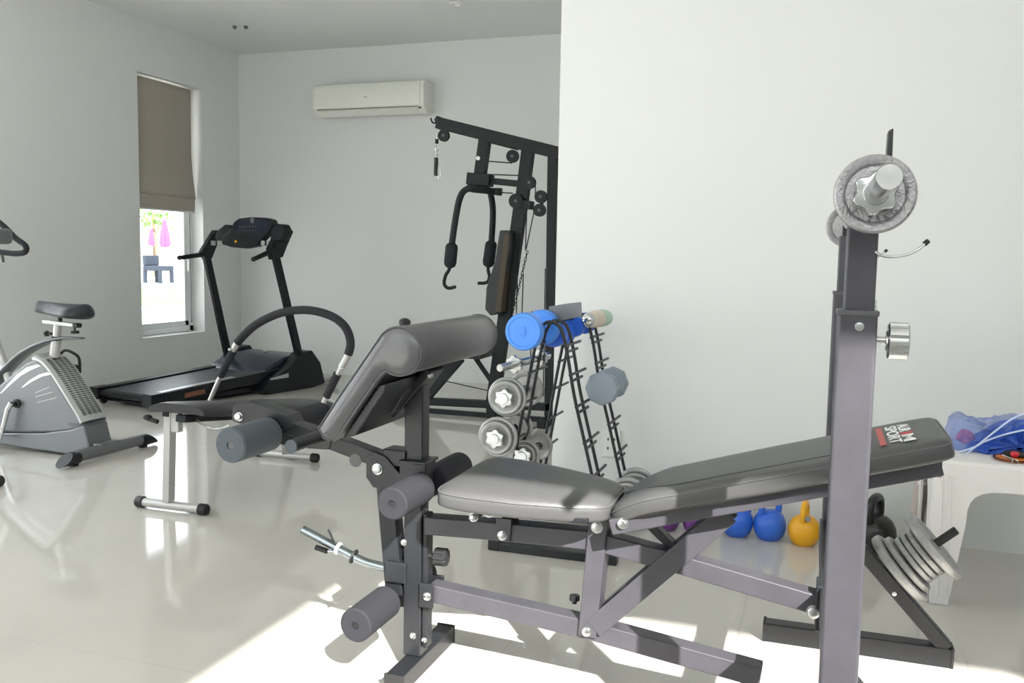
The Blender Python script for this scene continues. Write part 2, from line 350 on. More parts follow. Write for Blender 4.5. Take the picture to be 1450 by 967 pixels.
# thigh rollers
def roller(parent, x, z, y0, y1, r, m='foam', hole=.010):
    w = MB(); w.lathe([(hole, .012), (hole, 0), (r-.004, 0), (r, .005), (r, (y1-y0)-.005), (r-.004, y1-y0), (hole, y1-y0), (hole, y1-y0-.012)], (x, y0, z), (0, 1, 0), 36)
    o = build('foam_roller', w, m, parent)
    w = MB(); w.lathe([(hole*.98, .004), (hole*.98, .012), (hole*.5, .013), (0, .011)], (x, y0, z), (0, 1, 0), 16); build('tube_plug', w, 'rubber' if m == 'foam' else 'greyp', o)
    return o
def rollpair(x, z, y0, y1, r, mid, m0='foam', m1='foam'):
    roller(wb, x, z, y0, YC-mid, r, m0); roller(wb, x, z, YC+mid, y1, r, m1)
    w = MB(); w.tube([(x, y0+.02, z), (x, y1-.02, z)], .0105, 14); build('roller_axle', w, S, wb)
rollpair(-.937, .508, 1.90, 2.335, .040, .036)
# seat rail: level then sloping to the cross bar
RY = YC
pts = [V((*xz(x, y, 2.08),)) for x, y in ()] if 0 else []
def P3(x, y, yp, yy): q = Y(x, y, yp); return V((q.x, yy, q.z))
rail = [P3(600, 745, 2.08, RY), P3(700, 753, 2.08, RY), P3(838, 766, 2.08, RY), P3(965, 801, 2.08, RY), P3(1160, 861, 2.08, RY)]
rail[-1].x = .062; w = MB(); w.path(rail, .047, .05); sr = build('seat_rail', w, 'steel_lit', wb, .004)
bolt(sr, P3(1152, 866, 2.08, 2.079), (0, -1, 0), .013, .012)
# lower rail
lr = [P3(606, 840, 2.08, RY), P3(828, 892, 2.08, RY), P3(1077, 961, 2.08, RY)]
w = MB(); w.path(lr, .048, .05); lo = build('lower_rail', w, 'steel_lit', wb, .004)
e = lr[-1]; w = MB(); w.box((e.x-.045, RY-.022, 0.012), (e.x-.002, RY+.022, e.z-.02)); w.box((e.x-.05, RY-.14, 0), (e.x+.003, RY+.14, .03)); 
lg = build('rear_leg', w, S, wb, .003)
w = MB(); q = lr[0]; w.box((q.x-.02, 2.136, q.z-.035), (q.x+.02, 2.144, q.z+.030)); build('rail_bracket', w, S, wb, .003)
w = MB(); w.box((q.x-.02, 2.066, q.z-.035), (q.x+.02, 2.074, q.z+.030)); br = build('rail_bracket', w, S, wb, .003)
bolt(br, (q.x+.004, 2.066, q.z-.003), (0, -1, 0), .009, .008)
# adjust knob on the front post, knurled
def knob(parent, o, ax, r, ln, m, n_=10, name='knob'):
    w = MB(); w.lathe([(.006, 0), (.006, ln*.3), (r*.55, ln*.3), (r*.6, ln*.35)], o, ax, 16); w.lathe([(0, ln*.33), (r*.9, ln*.35), (r, ln*.40), (r, ln*.95), (r*.85, ln), (0, ln)], o, ax, n_*6, ring=lambda a, rr: 1+.06*(1 if math.sin(n_*a) > -.3 else -1)*(rr > r*.8))
    return build(name, w, m, parent)
kb = knob(wb, (-.925, 2.095, .322), (1, 0, .03), .022, .052, 'rubber')
knob(wb, P3(808, 862, 2.08, YC+.012)+V((0, 0, .0)), (0, 0, 1), .012, .022, 'steel', name='locking_knob')
# strut (U of two straps) and backrest prop
top = P3(846, 733, 2.06, YC); bot = P3(829, 905, 2.06, YC)
w = MB(); w.bar(bot, top, .066, .046, up=(1, 0, 0)); st = build('seat_strut', w, 'steel_lit', wb, .003)
bolt(st, P3(845, 747, 2.07, YC-.033), (0, -1, 0), .012, .008); bolt(st, P3(830, 895, 2.07, YC-.033), (0, -1, 0), .010, .008)
a = P3(838, 893, 2.06, YC); c = P3(1030, 730, 2.06, YC)
for yy in (YC-.028, YC+.028):
    w = MB(); aa = a.copy(); aa.y = yy; cc = c.copy(); cc.y = yy; w.bar(aa, cc, .012, .050, up=(-.5, 0, 1)); build('backrest_prop', w, 'steel_lit', wb, .002)
w = MB(); w.bar(P3(838, 893, 2.06, YC)+V((.04, 0, .02)), P3(930, 815, 2.06, YC), .05, .02, up=(-.5, 0, 1)); build('prop_spacer', w, S, wb, .002)
w = MB(); w.bar(P3(918, 742, 2.12, YC+.03), P3(975, 795, 2.12, YC+.02), .035, .02, up=(.5, 0, 1)); ln = build('locking_link', w, S, wb, .002)
bolt(ln, P3(917, 748, 2.05, YC-.02), (0, -1, 0), .009, .02)
# pads -------------------------------------------------------------
def pad(parent, name, m, fr, L, hw, th, crown, rc=.03, piping=True, hwfun=None, ex=.22):
    """fr: function (u,v,h)->world; u 0..L, v -1..1 lateral scaled by hwfun, h height"""
    nu, nv = 40, 24
    def prof(q):   # inset profile: (lateral shrink, height)
        return q
    def outline(t, inset):
        # superellipse-ish rounded rectangle param 0..1
        a = 2*PI*t; ca, sa = math.cos(a), math.sin(a)
        x = math.copysign(abs(ca)**ex, ca); y = math.copysign(abs(sa)**ex, sa)
        u = L/2+(L/2-inset)*x; hwv = (hwfun(min(1, max(0, u/L))) if hwfun else hw)-inset
        return u, hwv*y
    N = 96; layers = [(.010, 0), (.002, .004), (0, .010), (0, th*.55), (0, th-.012), (.003, th-.006)]
    layers += [(.008, th), (.02, th+crown*.35), (.045, th+crown*.7), (.075, th+crown*.9), (.10, th+crown)]
    rings = []
    for ins, hh in layers:
        ring_ = []
        for i in range(N):
            u, v_ = outline(i/N, min(ins, hw*.95)); ring_.append(fr(u, v_, hh))
        rings.append(ring_)
    # inner shrink to centre line
    last = rings[-1]; cen = [fr(L/2+(outline(i/N, min(.10, hw*.95))[0]-L/2)*.9, outline(i/N, min(.10, hw*.95))[1]*.7, th+crown*1.02) for i in range(N)]
    rings.append(cen)
    w = MB(); w.sweep(rings); o = build(name, w, m, parent, sharp=60)
    if piping:
        w = MB(); w.tube([fr(*outline(i/N, .0005), th-.008) for i in range(N)], .0020, 8, closed=True); build('piping', w, 'piping', o)
    return o
s0 = V((-.835, YC-.012, .512)); sd = V((.40, 0, -.020)).normalized(); sn = V((0, 1, 0)).cross(sd)*-1
if sn.z < 0: sn = -sn
sw = lambda t: .197 if t < .3 else .197-.088*((t-.3)/.7)**1.4
seat = pad(wb, 'seat_pad', 'vinyl', lambda u, v_, h: s0+sd*u+V((0, v_, 0))+sn*h, .405, .19, .045, .016, hwfun=sw)
w = MB(); w.box((-.80, YC-.15, .497), (-.47, YC+.12, .508)); build('seat_board', w, 'steel', wb, .002)
for x, y in ((671, 732), (693, 726)): bolt(wb, P3(x, y, 1.96, 1.96), (0, -1, 0), .009, .012)
for yy in (YC+.028, YC-.034):
    w = MB(); w.prism([V((*[Y(a_, b_, 2.06)[0]], yy, Y(a_, b_, 2.06)[2])) for a_, b_ in ((700, 735), (722, 737), (719, 770), (700, 768))], (0, .006, 0)); sb = build('seat_bracket', w, 'steel_lit', wb, .0015)
bolt(sb, P3(709, 760, 2.06, YC-.034), (0, -1, 0), .010, .008)
w = MB(); w.prism([V((a_, YC-.07, b_)) for a_, b_ in ((-.80, .498), (-.75, .498), (-.765, .455), (-.775, .455))], (0, .14, 0)); build('seat_gusset', w, S, wb, .002)
w = MB(); hp = P3(858, 722, 2.05, YC); w.box((hp.x-.02, YC-.06, hp.z-.03), (hp.x+.018, YC+.06, hp.z+.012)); hb = build('hinge_block', w, S, wb, .003); bolt(hb, (hp.x+.006, YC-.06, hp.z-.012), (0, -1, 0), .007)
# backrest
slope = math.atan(.293); bd = V((math.cos(slope), 0, math.sin(slope))); bn = V((-math.sin(slope), 0, math.cos(slope)))
b0 = V((-.43, YC, .505))
bh = lambda t: .10+.062*min(1, t/.22)**.8 if t < .22 else .162-.006*(t-.22)
def bfr(u, v_, h):
    k = .030*max(0, 1-u/.14)**2      # lower end dips like the photo
    return b0+bd*u+V((0, v_, 0))+bn*(h-k)
bp = pad(wb, 'back_pad', 'vinyl', bfr, .745, .16, .042, .0075, hwfun=bh, ex=.13)
for v0 in (-.105, .095):
    w = MB(); w.path([b0+bd*(.0)+V((0, v0, 0))-bn*.022, b0+bd*.715+V((0, v0, 0))-bn*.018], .036, .020); fo = build('backrest_rail', w, 'steel_lit', wb, .003)
w = MB(); w.bar(b0+bd*.70+V((0, -.11, 0))-bn*.018, b0+bd*.70+V((0, .11, 0))-bn*.018, .03, .036); build('backrest_crossbar', w, 'steel', wb, .002)
bolt(wb, P3(882, 741, 1.99, YC-.125)+V((0, .01, 0)), (0, -1, 0), .011, .010)
# stitched panel line across pad + printed logo
def logo_mtx(u, v_):
    q = bfr(u, v_, .0497); xd = V((0, -1, 0)); yd = bd; N = bn
    return Matrix(((xd.x, yd.x, N.x, q.x), (xd.y, yd.y, N.y, q.y), (xd.z, yd.z, N.z, q.z), (0, 0, 0, 1)))
text('logo_lettering', 'AUR', 'whitep', logo_mtx(.669, .032), .033, bp, fit=(.088, .024))
text('logo_lettering', 'I', 'red', logo_mtx(.669, -.031), .033, bp, label='red letter in the printed logo', fit=(.014, .026))
text('logo_lettering', 'M', 'whitep', logo_mtx(.669, -.083), .033, bp, fit=(.070, .024))
text('logo_lettering', 'SPORT', 'whitep', logo_mtx(.6425, -.021), .033, bp, fit=(.190, .0245))
mt = logo_mtx(.617, -.019); w = MB(); w.v = [mt @ V(p) for p in ((-.098, -.006, 0), (.098, -.006, 0), (.098, .006, 0), (-.098, .006, 0), (-.098, -.006, -.001), (.098, -.006, -.001), (.098, .006, -.001), (-.098, .006, -.001))]
w.f = [(0, 1, 2, 3), (7, 6, 5, 4), (0, 4, 5, 1), (1, 5, 6, 2), (2, 6, 7, 3), (3, 7, 4, 0)]; w.mi = [0]*6; build('logo_strip', w, 'redlab', bp, label='red printed strip')
# seam line tube on pad (panel stitching)
w = MB(); w.tube([bfr(.03+.50*i/20, -bh((.03+.50*i/20)/.745)+.050+.05*max(0, 1-i/6.0)**2, .0478) for i in range(21)], .0009, 6); build('stitching', w, 'rubber', bp)
# cross bar and uprights
UX = .068
w = MB(); w.box((UX-.028, 1.60, .325), (UX+.022, 2.66, .375)); build('cross_bar', w, S, wb, .003)
w = MB(); w.box((UX-.036, YC-.035, .275), (UX+.024, YC+.035, .38)); build('cross_bar_bracket', w, S, wb, .003)
for yc_, up in ((1.60, 0), (2.655, 1)):
    ox = 0 if not up else .010
    w = MB(); w.box((.036+ox, yc_-.03, .05), (.098+ox, yc_+.03, 1.022)); us = build('upright_sleeve', w, 'steel_lit', wb, .006)
    w = MB(); w.box((.034+ox, yc_-.032, 1.015), (.100+ox, yc_+.032, 1.024)); build('sleeve_rim', w, 'piping', us, .002)
    w = MB(); w.box((.0445+ox, yc_-.022, .9), (.0925+ox, yc_+.022, 1.175)); ui = build('upright_post', w, 'steel_lit', wb, .004)
    w = MB(); w.prism([(.052+ox, yc_-.018, 1.17), (.052+ox, yc_-.018, 1.205), (.060+ox, yc_-.018, 1.205), (.064+ox, yc_-.018, 1.190), (.0965+ox, yc_-.018, 1.190), (.0985+ox, yc_-.018, 1.314), (.106+ox, yc_-.018, 1.318), (.108+ox, yc_-.018, 1.17)], (0, .036, 0)); build('bar_cradle', w, S, wb, .002)
    bolt(us, (.070+ox, yc_-.03, .998), (0, -1, 0), .006, .003)
    kn = knob(us, (.098+ox, yc_-.002, .975), (1, 0, 0), .029, .050, 'zinc', 8)
    # wire hook with black tip
    w = MB(); hk = [V((.088+ox, yc_-.028, 1.120)), V((.100+ox, yc_-.030, 1.1135)), V((.118+ox, yc_-.028, 1.1125)), V((.138+ox, yc_-.020, 1.1165)), V((.154+ox, yc_-.012, 1.126)), V((.166+ox, yc_-.006, 1.137))]
    w.tube(hk, .0024, 10, smooth=5); h_ = build('wire_hook', w, 'zinc', wb)
    w = MB(); w.tube([hk[-1]-(hk[-1]-hk[-2])*.3, hk[-1]+(hk[-1]-hk[-2])*.15], .0042, 10); build('hook_tip', w, 'rubber', h_)
    # floor foot and slanting brace
    w = MB(); w.box((-.097, yc_-.025, 0), (.400, yc_+.025, .055)); ft = build('rack_foot', w, S, wb, .004)
    for xx in (-.097, .400):
        w = MB(); w.box((xx-.004, yc_-.027, .001), (xx+.004, yc_+.027, .057)); build('end_cap', w, 'rubber', ft, .002)
    w = MB(); w.bar((.385, yc_, .050), (.085, yc_, .375), .045, .038, up=(1, 0, 1)); bc = build('rack_brace', w, S, wb, .003)
    bolt(bc, (.245, yc_-.0225, .190), (0, -1, 0), .005, .003)
# storage pin on the far brace
pn = V((.74, 0, .67)).normalized(); pb = V((.232, 2.655, .236))
w = MB(); w.lathe([(.020, 0), (.020, .018), (.0115, .018), (.0115, .215), (.010, .218), (0, .218)], pb, pn, 20); sp_ = build('storage_pin', w, 'rubber', wb)
# preacher curl pad
py0, py1 = 1.872, 2.395
cx0, cz0, rr = -.907, .880, .057
def xzp(x, y): q = Y(x, y, py0); return (q.x, q.z)
lowA = (-1.118, .684); lowB = (-1.074, .656)
def roundprof():
    pts = []
    # start at lower-front, go up along the face to the roll, around, back underneath
    d = V((cx0-lowA[0], 0, cz0-lowA[1])); 
    a0 = math.radians(146); a1 = math.radians(-124)
    pts.append(lowA)
    pts.append((lowA[0]+.055, lowA[1]+.079))
    for i in range(27):
        a_ = a0+(a1-a0)*i/26; pts.append((cx0+rr*math.cos(a_), cz0+rr*math.sin(a_)))
    pts.append((-.948, .828)); pts.append((-.962, .812))
    pts.append(lowB)
    pts.append(((lowA[0]+lowB[0])/2-.008, (lowA[1]+lowB[1])/2-.010))
    return pts
rp = roundprof()
pyb = 2.225
def padrings(prof2, y0_, y1_, dome):
    rings = []
    for yy, ins in ((y0_-dome, .030), (y0_-dome*.8, .018), (y0_-dome*.35, .006), (y0_, 0), (y1_, 0), (y1_+dome*.35, .006), (y1_+dome*.8, .018), (y1_+dome, .030)):
        k = len(prof2); rg = []
        for i in range(k):
            pa = V((prof2[i-1][0], 0, prof2[i-1][1])); pc = V((prof2[(i+1) % k][0], 0, prof2[(i+1) % k][1])); t_ = (pc-pa).normalized(); nn = V((t_.z, 0, -t_.x))
            x, z = prof2[i]; rg.append(V((x, yy, z))+nn*min(ins, .024 if (x < cx0-rr*.8) else ins))
        rings.append(rg)
    return rings
w = MB(); w.sweep(padrings(rp, py0, pyb, .012)); cp = build('curl_pad', w, 'vinyl2', wb, sharp=60)
w = MB(); w.tube([V((x, py0-.001, z)) for x, z in rp], .0022, 8, closed=True); build('piping', w, 'piping', cp)
circ = [(cx0+rr*math.cos(2*PI*i/40), cz0-rr*math.sin(2*PI*i/40)) for i in range(40)]
circ = circ[::-1] if (circ[1][1]-circ[0][1])*1 > 0 else circ
w = MB()
for_ring = []
for yy, q_ in ((py0+.02, .9), (py0+.025, 1.004), (py1-.006, 1.004), (py1, .96), (py1+.006, .8), (py1+.010, .4)):
    for_ring.append([V((cx0+(x-cx0)*q_, yy, cz0+(z-cz0)*q_)) for x, z in circ])
w.sweep(for_ring); cr_ = build('elbow_roll', w, 'vinyl2', wb, sharp=60)
w = MB(); w.tube([V((x, py1-.006, z)) for x, z in circ], .0022, 8, closed=True); build('piping', w, 'piping', cr_)
w = MB(); w.tube([V((cx0+(x-cx0)*1.0, py0+.03, cz0+(z-cz0)*1.0)) for x, z in circ], .0022, 8, closed=True); build('piping', w, 'piping', cr_)
# plywood/vinyl underside board of the curl pad
w = MB(); w.prism([V((a_, py0+.02, b_)) for a_, b_ in ((-1.066, .658), (-.968, .796), (-.948, .800), (-.952, .780), (-1.03, .668))], (0, pyb-py0-.03, 0)); build('pad_backing', w, 'steel', wb, .004)
w = MB(); w.bar(V((-1.02, YC, .690)), V((-.915, YC, .815)), .09, .02, up=(1, 0, -1)); mb_ = build('pad_bracket', w, S, wb, .003)
w = MB(); w.bar(P3(548, 583, 2.03, 2.05), P3(572, 545, 2.03, 2.05), .04, .028, up=(1, 0, -1)); build('adjusting_sleeve', w, 'steel_lit', wb, .003)
bolt(wb, P3(566, 545, 2.03, 2.022), (0, -1, 0), .010, .012); bolt(wb, P3(609, 530, 2.08, 2.078), (.4, -1, 0), .008, .018)
w = MB(); w.ell(P3(569, 457, 2.40, 2.42), .018, .018, .013); build('pad_knob', w, 'rubber', wb)
# leg developer: pivot, vertical arm, upper arm
piv = V((-1.062, YC, .545))
w = MB(); w.bar(V((-1.052, YC, .53)), V((-1.020, YC, .205)), .044, .050, up=(1, 0, 0)); la = build('leg_lever', w, S, wb, .004)
w = MB(); w.box((-1.04, YC-.034, .245), (-.98, YC+.034, .30)); build('lever_sleeve', w, S, wb, .003)
for yy in (YC-.036, YC+.030):
    w = MB(); w.prism([V((a_, yy, b_)) for a_, b_ in ((-1.095, .575), (-1.095, .52), (-1.075, .495), (-1.0, .49), (-.990, .53), (-1.04, .58), (-1.07, .588))], (0, .006, 0)); pl_ = build('pivot_plate', w, S, wb, .0015)
    if yy < YC: bolt(pl_, (-1.062, yy, .545), (0, -1, 0), .012, .009)
w = MB(); w.box((-1.05, YC-.03, .555), (-.985, YC+.03, .598)); build('pivot_block', w, S, wb, .003)
ua = [P3(540, 655, 2.08, YC), P3(440, 617, 2.08, YC), P3(330, 583, 2.08, YC)]
w = MB(); w.path(ua, .040, .045); build('leg_extension_arm', w, S, wb, .004)
w = MB(); w.lathe([(.018, 0), (.018, .0015), (0, .0015)], P3(503, 652, 2.08, YC-.0225), (0, -1, 0), 20); build('hole_plug', w, 'piping', wb)
ep = V((-1.392, 0, .612))
w = MB(); w.prism([V((Y(a_, b_, 2.05).x, YC-.03, Y(a_, b_, 2.05).z)) for a_, b_ in ((320, 598), (322, 577), (345, 570), (400, 590), (408, 605), (392, 612), (345, 604), (330, 602))], (0, .06, 0)); gp = build('end_gusset', w, S, wb, .003)
bolt(gp, P3(331, 592, 2.05, YC-.03), (0, -1, 0), .010, .012)
rollpair(ep.x, ep.z, 1.90, 2.345, .046, .034, 'foam2', 'foam')
w = MB(); q0 = Y(412, 632, 1.90); w.lathe([(.0, 0), (.0165, 0), (.0165, YC-1.90), (0, YC-1.90)], (q0.x, 1.90, q0.z), (0, 1, 0), 20); sx = build('spare_axle', w, S, wb)
w = MB(); w.lathe([(0, -.001), (.0168, -.001), (.0168, .004), (0, .004)], (q0.x, 1.90, q0.z), (0, 1, 0), 20); build('axle_cap', w, 'foam2', sx, label='pale grey end cap')
w = MB(); w.prism([V((Y(a_, b_, 2.05).x, YC-.026, Y(a_, b_, 2.05).z)) for a_, b_ in ((425, 638), (455, 618), (462, 622), (458, 640))], (0, .052, 0)); build('axle_gusset', w, S, wb, .002)
# lower rollers
roller(wb, -1.035, .192, 1.90, 2.07, .043, 'foam'); roller(wb, -1.035, .192, 2.14, 2.31, .043, 'foam')
w = MB(); w.tube([(-1.035, 1.92, .192), (-1.035, 2.29, .192)], .0105, 12); build('roller_axle', w, S, wb)
# chrome loading bar on the lever with spring collar
lp = [P3(419, 755, 2.07, YC), P3(470, 782, 2.07, YC), P3(500, 798, 2.07, YC), P3(520, 805, 2.07, YC), P3(545, 811, 2.07, YC), P3(572, 815, 2.07, YC)]
w = MB(); w.tube(lp, .0115, 16, smooth=5); cb = build('loading_bar', w, 'dchrome', wb)
dr = (lp[1]-lp[0]).normalized()
def onbar(t): return lp[0]+dr*t
w = MB(); w.lathe([(.0125, 0), (.0175, .001), (.0175, .009), (.0125, .010)], onbar(.112), dr, 20); build('stop_ring', w, 'whitep', cb, .001)
w = MB(); w.tube([onbar(.108)+V((.0, 0, .0)), onbar(.100)+V((-.008, -.0, .030)), onbar(.098)+V((-.014, 0, .042))], .003, 8); w.tube([onbar(.108)+V((0, -.01, -.01)), onbar(.085)+V((-.01, -.012, -.018))], .0035, 8); sc_ = build('spring_collar', w, 'dchrome', cb)
w = MB(); w.tube([onbar(.092)+V((-.004, -.012, -.016)), onbar(.055)+V((-.004, -.012, -.022))], .0075, 12); build('collar_grip', w, 'rubber', sc_)
w = MB(); w.lathe([(.0115, 0), (.020, 0), (.021, .002), (.020, .004), (.0115, .004)], onbar(.165), dr, 24); build('flange_ring', w, 'rubber', cb)
# ------------------------------------------------------------------ weight plates & barbell
def plate_mb(r, th, hub=.018, hole=.0161, groove=.75):
    w = MB()
    w.lathe([(hole, -th*.42), (hub, -th*.42), (hub, -th*.25), (r*groove-.003, -th*.22), (r*groove, -th*.34), (r*.80, -th*.46), (r*.93, -th*.5), (r*.985, -th*.36), (r, -th*.1), (r, th*.1), (r*.985, th*.36), (r*.93, th*.5), (r*.80, th*.46), (r*groove, th*.34), (r*groove-.003, th*.22), (hub, th*.25), (hub, th*.42), (hole, th*.42)], (0, 0, 0), (0, 0, 1), 64)
    k = 64; R = 18; o = 0
    w.f = w.f[:-2]; w.mi = w.mi[:-2]
    for j in range(k): w.f.append((o+(R-1)*k+j, o+(R-1)*k+(j+1) % k, o+(j+1) % k, o+j)); w.mi.append(0)
    return w
def plate_obj(lab, grp, r, th, mtx, m='iron', txt=None):
    t = thing('weight_plate', lab, 'weight plate', (0, 0, 0), grp)
    d = build('disc', plate_mb(r, th), m, t)
    if txt:
        k = len(txt)
        for i, chx in enumerate(txt):
            a_ = (-90+(i-(k-1)/2)*19)
            if chx == ' ': continue
            # letters hug the lower rim, feet outwards, on the -Z (near) face
            ar = math.radians(a_); rad = r*.645
            mm = Matrix.Translation((rad*math.cos(ar), rad*math.sin(ar), th*.27)) @ Matrix.Rotation(ar+PI/2, 4, 'Z')
            text('embossed_lettering', chx, 'greyp', mm, r*.22, d, ext=.0014)  # letters share the plate's colour; dark tone stands for shade on the relief
    t.matrix_world = mtx; return t
BX, BZ, BR = .079, 1.207, .0125
bb = thing('barbell', 'chrome barbell resting across the two bench uprights', 'barbell', (BX, 1.19, BZ))
w = MB(); w.lathe([(0, 0), (.0150, 0), (.0160, .002), (.0160, .30), (BR, .31), (BR, 1.33), (.0160, 1.34), (.0160, 1.64), (.0150, 1.642), (0, 1.642)], (BX, 1.205, BZ), (0, 1, 0), 32); build('bar', w, 'zinc', bb)
def starcollar(parent, o, ax, r=.0345, m='zinc'):
    w = MB(); w.lathe([(.0165, 0), (r*.97, .001), (r, .004), (r, .012), (r*.93, .015), (.55*r, .016), (.5*r, .024), (.0165, .024)], o, ax, 96, ring=lambda a, rr: 1-(.20*(.5-.5*math.cos(6*a+.6)) if rr > r*.8 else 0)); return build('star_collar', w, m, parent)
starcollar(bb, (BX, 1.487, BZ), (0, -1, 0)); starcollar(bb, (BX, 2.79, BZ), (0, 1, 0))
plate_obj('small hammered grey plate on the near end of the barbell', 'barbell plates', .0605, .020, frame_mtx((BX, 1.50, BZ), (0, -1, 0), (1, 0, 0)), 'iron', '1.25KG')
plate_obj('small grey plate on the far end of the barbell behind the uprights', 'barbell plates', .0605, .020, frame_mtx((BX, 2.775, BZ), (0, 1, 0), (-1, 0, 0)), 'iron', '1.25KG')
# plates on the storage pin, from brace outwards
spec = [(.0325, .104, .026, 'innermost large silver grey plate on the slanted storage pin'), (.058, .086, .020, 'second silver grey plate outwards from the brace on the slanted pin'),
        (.080, .071, .017, 'third silver grey plate outwards from the brace on the slanted pin'), (.098, .071, .017, 'fourth silver grey plate outwards from the brace on the slanted pin'),
        (.117, .071, .017, 'fifth silver grey plate, next inside the outer large one on the pin'), (.142, .104, .026, 'outermost large silver grey plate on the slanted storage pin')]
for d, r, th, lab in spec:
    c_ = pb+pn*d
    if r < .1: c_ = c_+V((0, 0, -.003))
    plate_obj(lab, 'plates on the storage pin', r, th, frame_mtx(c_, pn, (0, 1, 0)), 'iron2')
# ------------------------------------------------------------------ dumbbell rack
RYa, RYb = 3.13, 3.185
rk = thing('dumbbell_rack', 'black wire A-frame dumbbell rack against the partition corner', 'dumbbell rack', (-.95, 3.35, 0))
def apex(yy, s=0):
    A = [Y(735+s, 612, yy), Y(749+s, 535, yy), Y(760+s, 482, yy), Y(768+s, 462, yy), Y(776+s, 456, yy), Y(787+s, 458, yy), Y(796+s, 470, yy), Y(804+s, 505, yy), Y(813+s, 560, yy), Y(832+s, 645, yy)]
    l0 = A[0]+(A[0]-A[1])*((A[0].z-.03)/(A[1].z-A[0].z)); r0_ = A[-1]+(A[-1]-A[-2])*((A[-1].z-.03)/(A[-2].z-A[-1].z))
    return [l0]+A+[r0_]
prof_ = apex(RYa)
for yy0 in (RYa, 3.53):
    for dy in (0, .09):
        w = MB(); w.tube([V((p_.x, yy0+dy, p_.z)) for p_ in prof_], .0062, 10, smooth=4); build('wire_frame', w, 'steel', rk)
    def legx(side, z):
        pp = prof_[:5] if side == 0 else prof_[5:]
        for a_, b_ in zip(pp, pp[1:]):
            if min(a_.z, b_.z) <= z <= max(a_.z, b_.z): return a_.x+(b_.x-a_.x)*(z-a_.z)/(b_.z-a_.z)
        return pp[-1].x
    for side in (0, 1):
        for z in (.785, .68, .565, .435, .31, .18):
            x = legx(side, z); w = MB(); w.tube([(x, yy0-.012, z), (x, yy0+.215, z)], .0055, 8); build('cradle_peg', w, 'steel', rk)
            if side == 0: continue
            w = MB(); w.tube([(legx(side, z-.022), yy0-.006, z-.022), (legx(side, z-.022), yy0+.15, z-.022)], .0055, 8); build('cradle_peg', w, 'steel', rk)
xa, xb = prof_[0].x-.03, prof_[-1].x+.03
for yy in (RYa-.005, 3.585):
    w = MB(); w.box((xa, yy-.022, .0), (xb, yy+.022, .034)); ff = build('floor_bar', w, 'steel', rk, .004)
    w = MB(); w.box((xa-.006, yy-.026, .0), (xa+.04, yy+.026, .046)); build('end_cap', w, 'rubber', ff, .006)
for x, z in ((legx(0, .2), .2), (legx(1, .2), .2), (prof_[5].x, prof_[5].z-.005)):
    w = MB(); w.tube([(x, RYa, z), (x, 3.585, z)], .0062, 8); build('tie_rod', w, 'steel', rk)
# vinyl dumbbells
def dumbbell(lab, m, p0, p1, r, n_=32, hl=.055, grp=None, oct_=False, txt=None, cat='dumbbell'):
    p0 = V(p0); p1 = V(p1); ax = (p1-p0).normalized(); L = (p1-p0).length
    t = thing('dumbbell', lab, cat, (p0+p1)/2, grp)
    for nm, o, a_ in (('dumbbell_head', p0, ax), ('dumbbell_head', p1, -ax)):
        w = MB()
        if oct_: w.lathe([(0, 0), (r*.80, 0), (r*.96, .006), (r, .014), (r, hl-.012), (r*.9, hl), (0, hl)], o, a_, 8)
        else: w.lathe([(0, .003), (r*.78, .003), (r*.80, 0), (r*.93, 0), (r, .008), (r, hl-.010), (r*.90, hl), (0, hl)], o, a_, n_)
        build(nm, w, m, t, .004 if oct_ else 0)
    w = MB(); w.tube([p0+ax*hl*.9, p0+ax*L*.42, p0+ax*L*.5, p0+ax*L*.58, p1-ax*hl*.9], [.014, .016, .018, .016, .014], 16); build('grip', w, m, t)
    if txt:
        mm = frame_mtx(p0-ax*.0005, -ax, (1, 0, 0)) @ Matrix.Translation((0, 0, -.0005)); text('embossed_number', txt, m, mm, r*.8, t.children[0], ext=.0015)
    return t
q = Y(740, 470, 3.03); dumbbell('bright blue dumbbell with a round head on top left of the wire rack', 'blue', q, q+V((0, .27, 0)), .068, grp='blue vinyl dumbbells', txt='3')
q = Y(783, 473, 3.325); dumbbell('dark blue dumbbell in the middle of the rack top under the grey plate', 'blue2', q, q+V((0, .17, 0)), .052, grp='blue vinyl dumbbells', hl=.045)
q = Y(811, 462, 3.47); dumbbell('blue dumbbell furthest back on the rack top, behind the wire arches', 'blue2', q, q+V((0, .22, 0)), .045, grp='blue vinyl dumbbells', hl=.04)
q = Y(851, 551, 3.295); dumbbell('pale grey octagonal dumbbell hung on the right side of the wire rack', 'dumb', q, q+V((0, .22, 0)), .066, oct_=True)
# cylinder with chrome end
q = Y(833, 453, 3.47); ax = V((.25, .96, .02)).normalized(); t = thing('hand_weight', 'short cream cylinder with a chrome ball end on top right of the rack', 'hand weight', q)
w = MB(); w.ell(q, .028, .024, .030, 24, 16); build('chrome_end', w, 'chrome', t)
w = MB(); w.lathe([(.026, .012), (.032, .018), (.035, .05), (.035, .085), (.034, .105), (0, .11)], q, ax, 32); build('sleeve', w, 'pinkwhite', t)
w = MB(); w.lathe([(.0352, .088), (.0356, .09), (.0350, .130), (.030, .155), (.015, .165), (0, .166)], q, ax, 32); build('sleeve_end', w, 'mint', t, label='mint green end')
# bent grey plate on rack top
t = tag(build('steel_card', MB().prism([Y(a_, b_, 3.30) for a_, b_ in ((777, 434), (801, 430), (823, 427.5), (824, 448), (802, 452.5), (777, 456))], (0, .004, .0)), 'silver2', None, .001), 'small flat grey metal plate standing on top of the wire rack', 'metal plate')
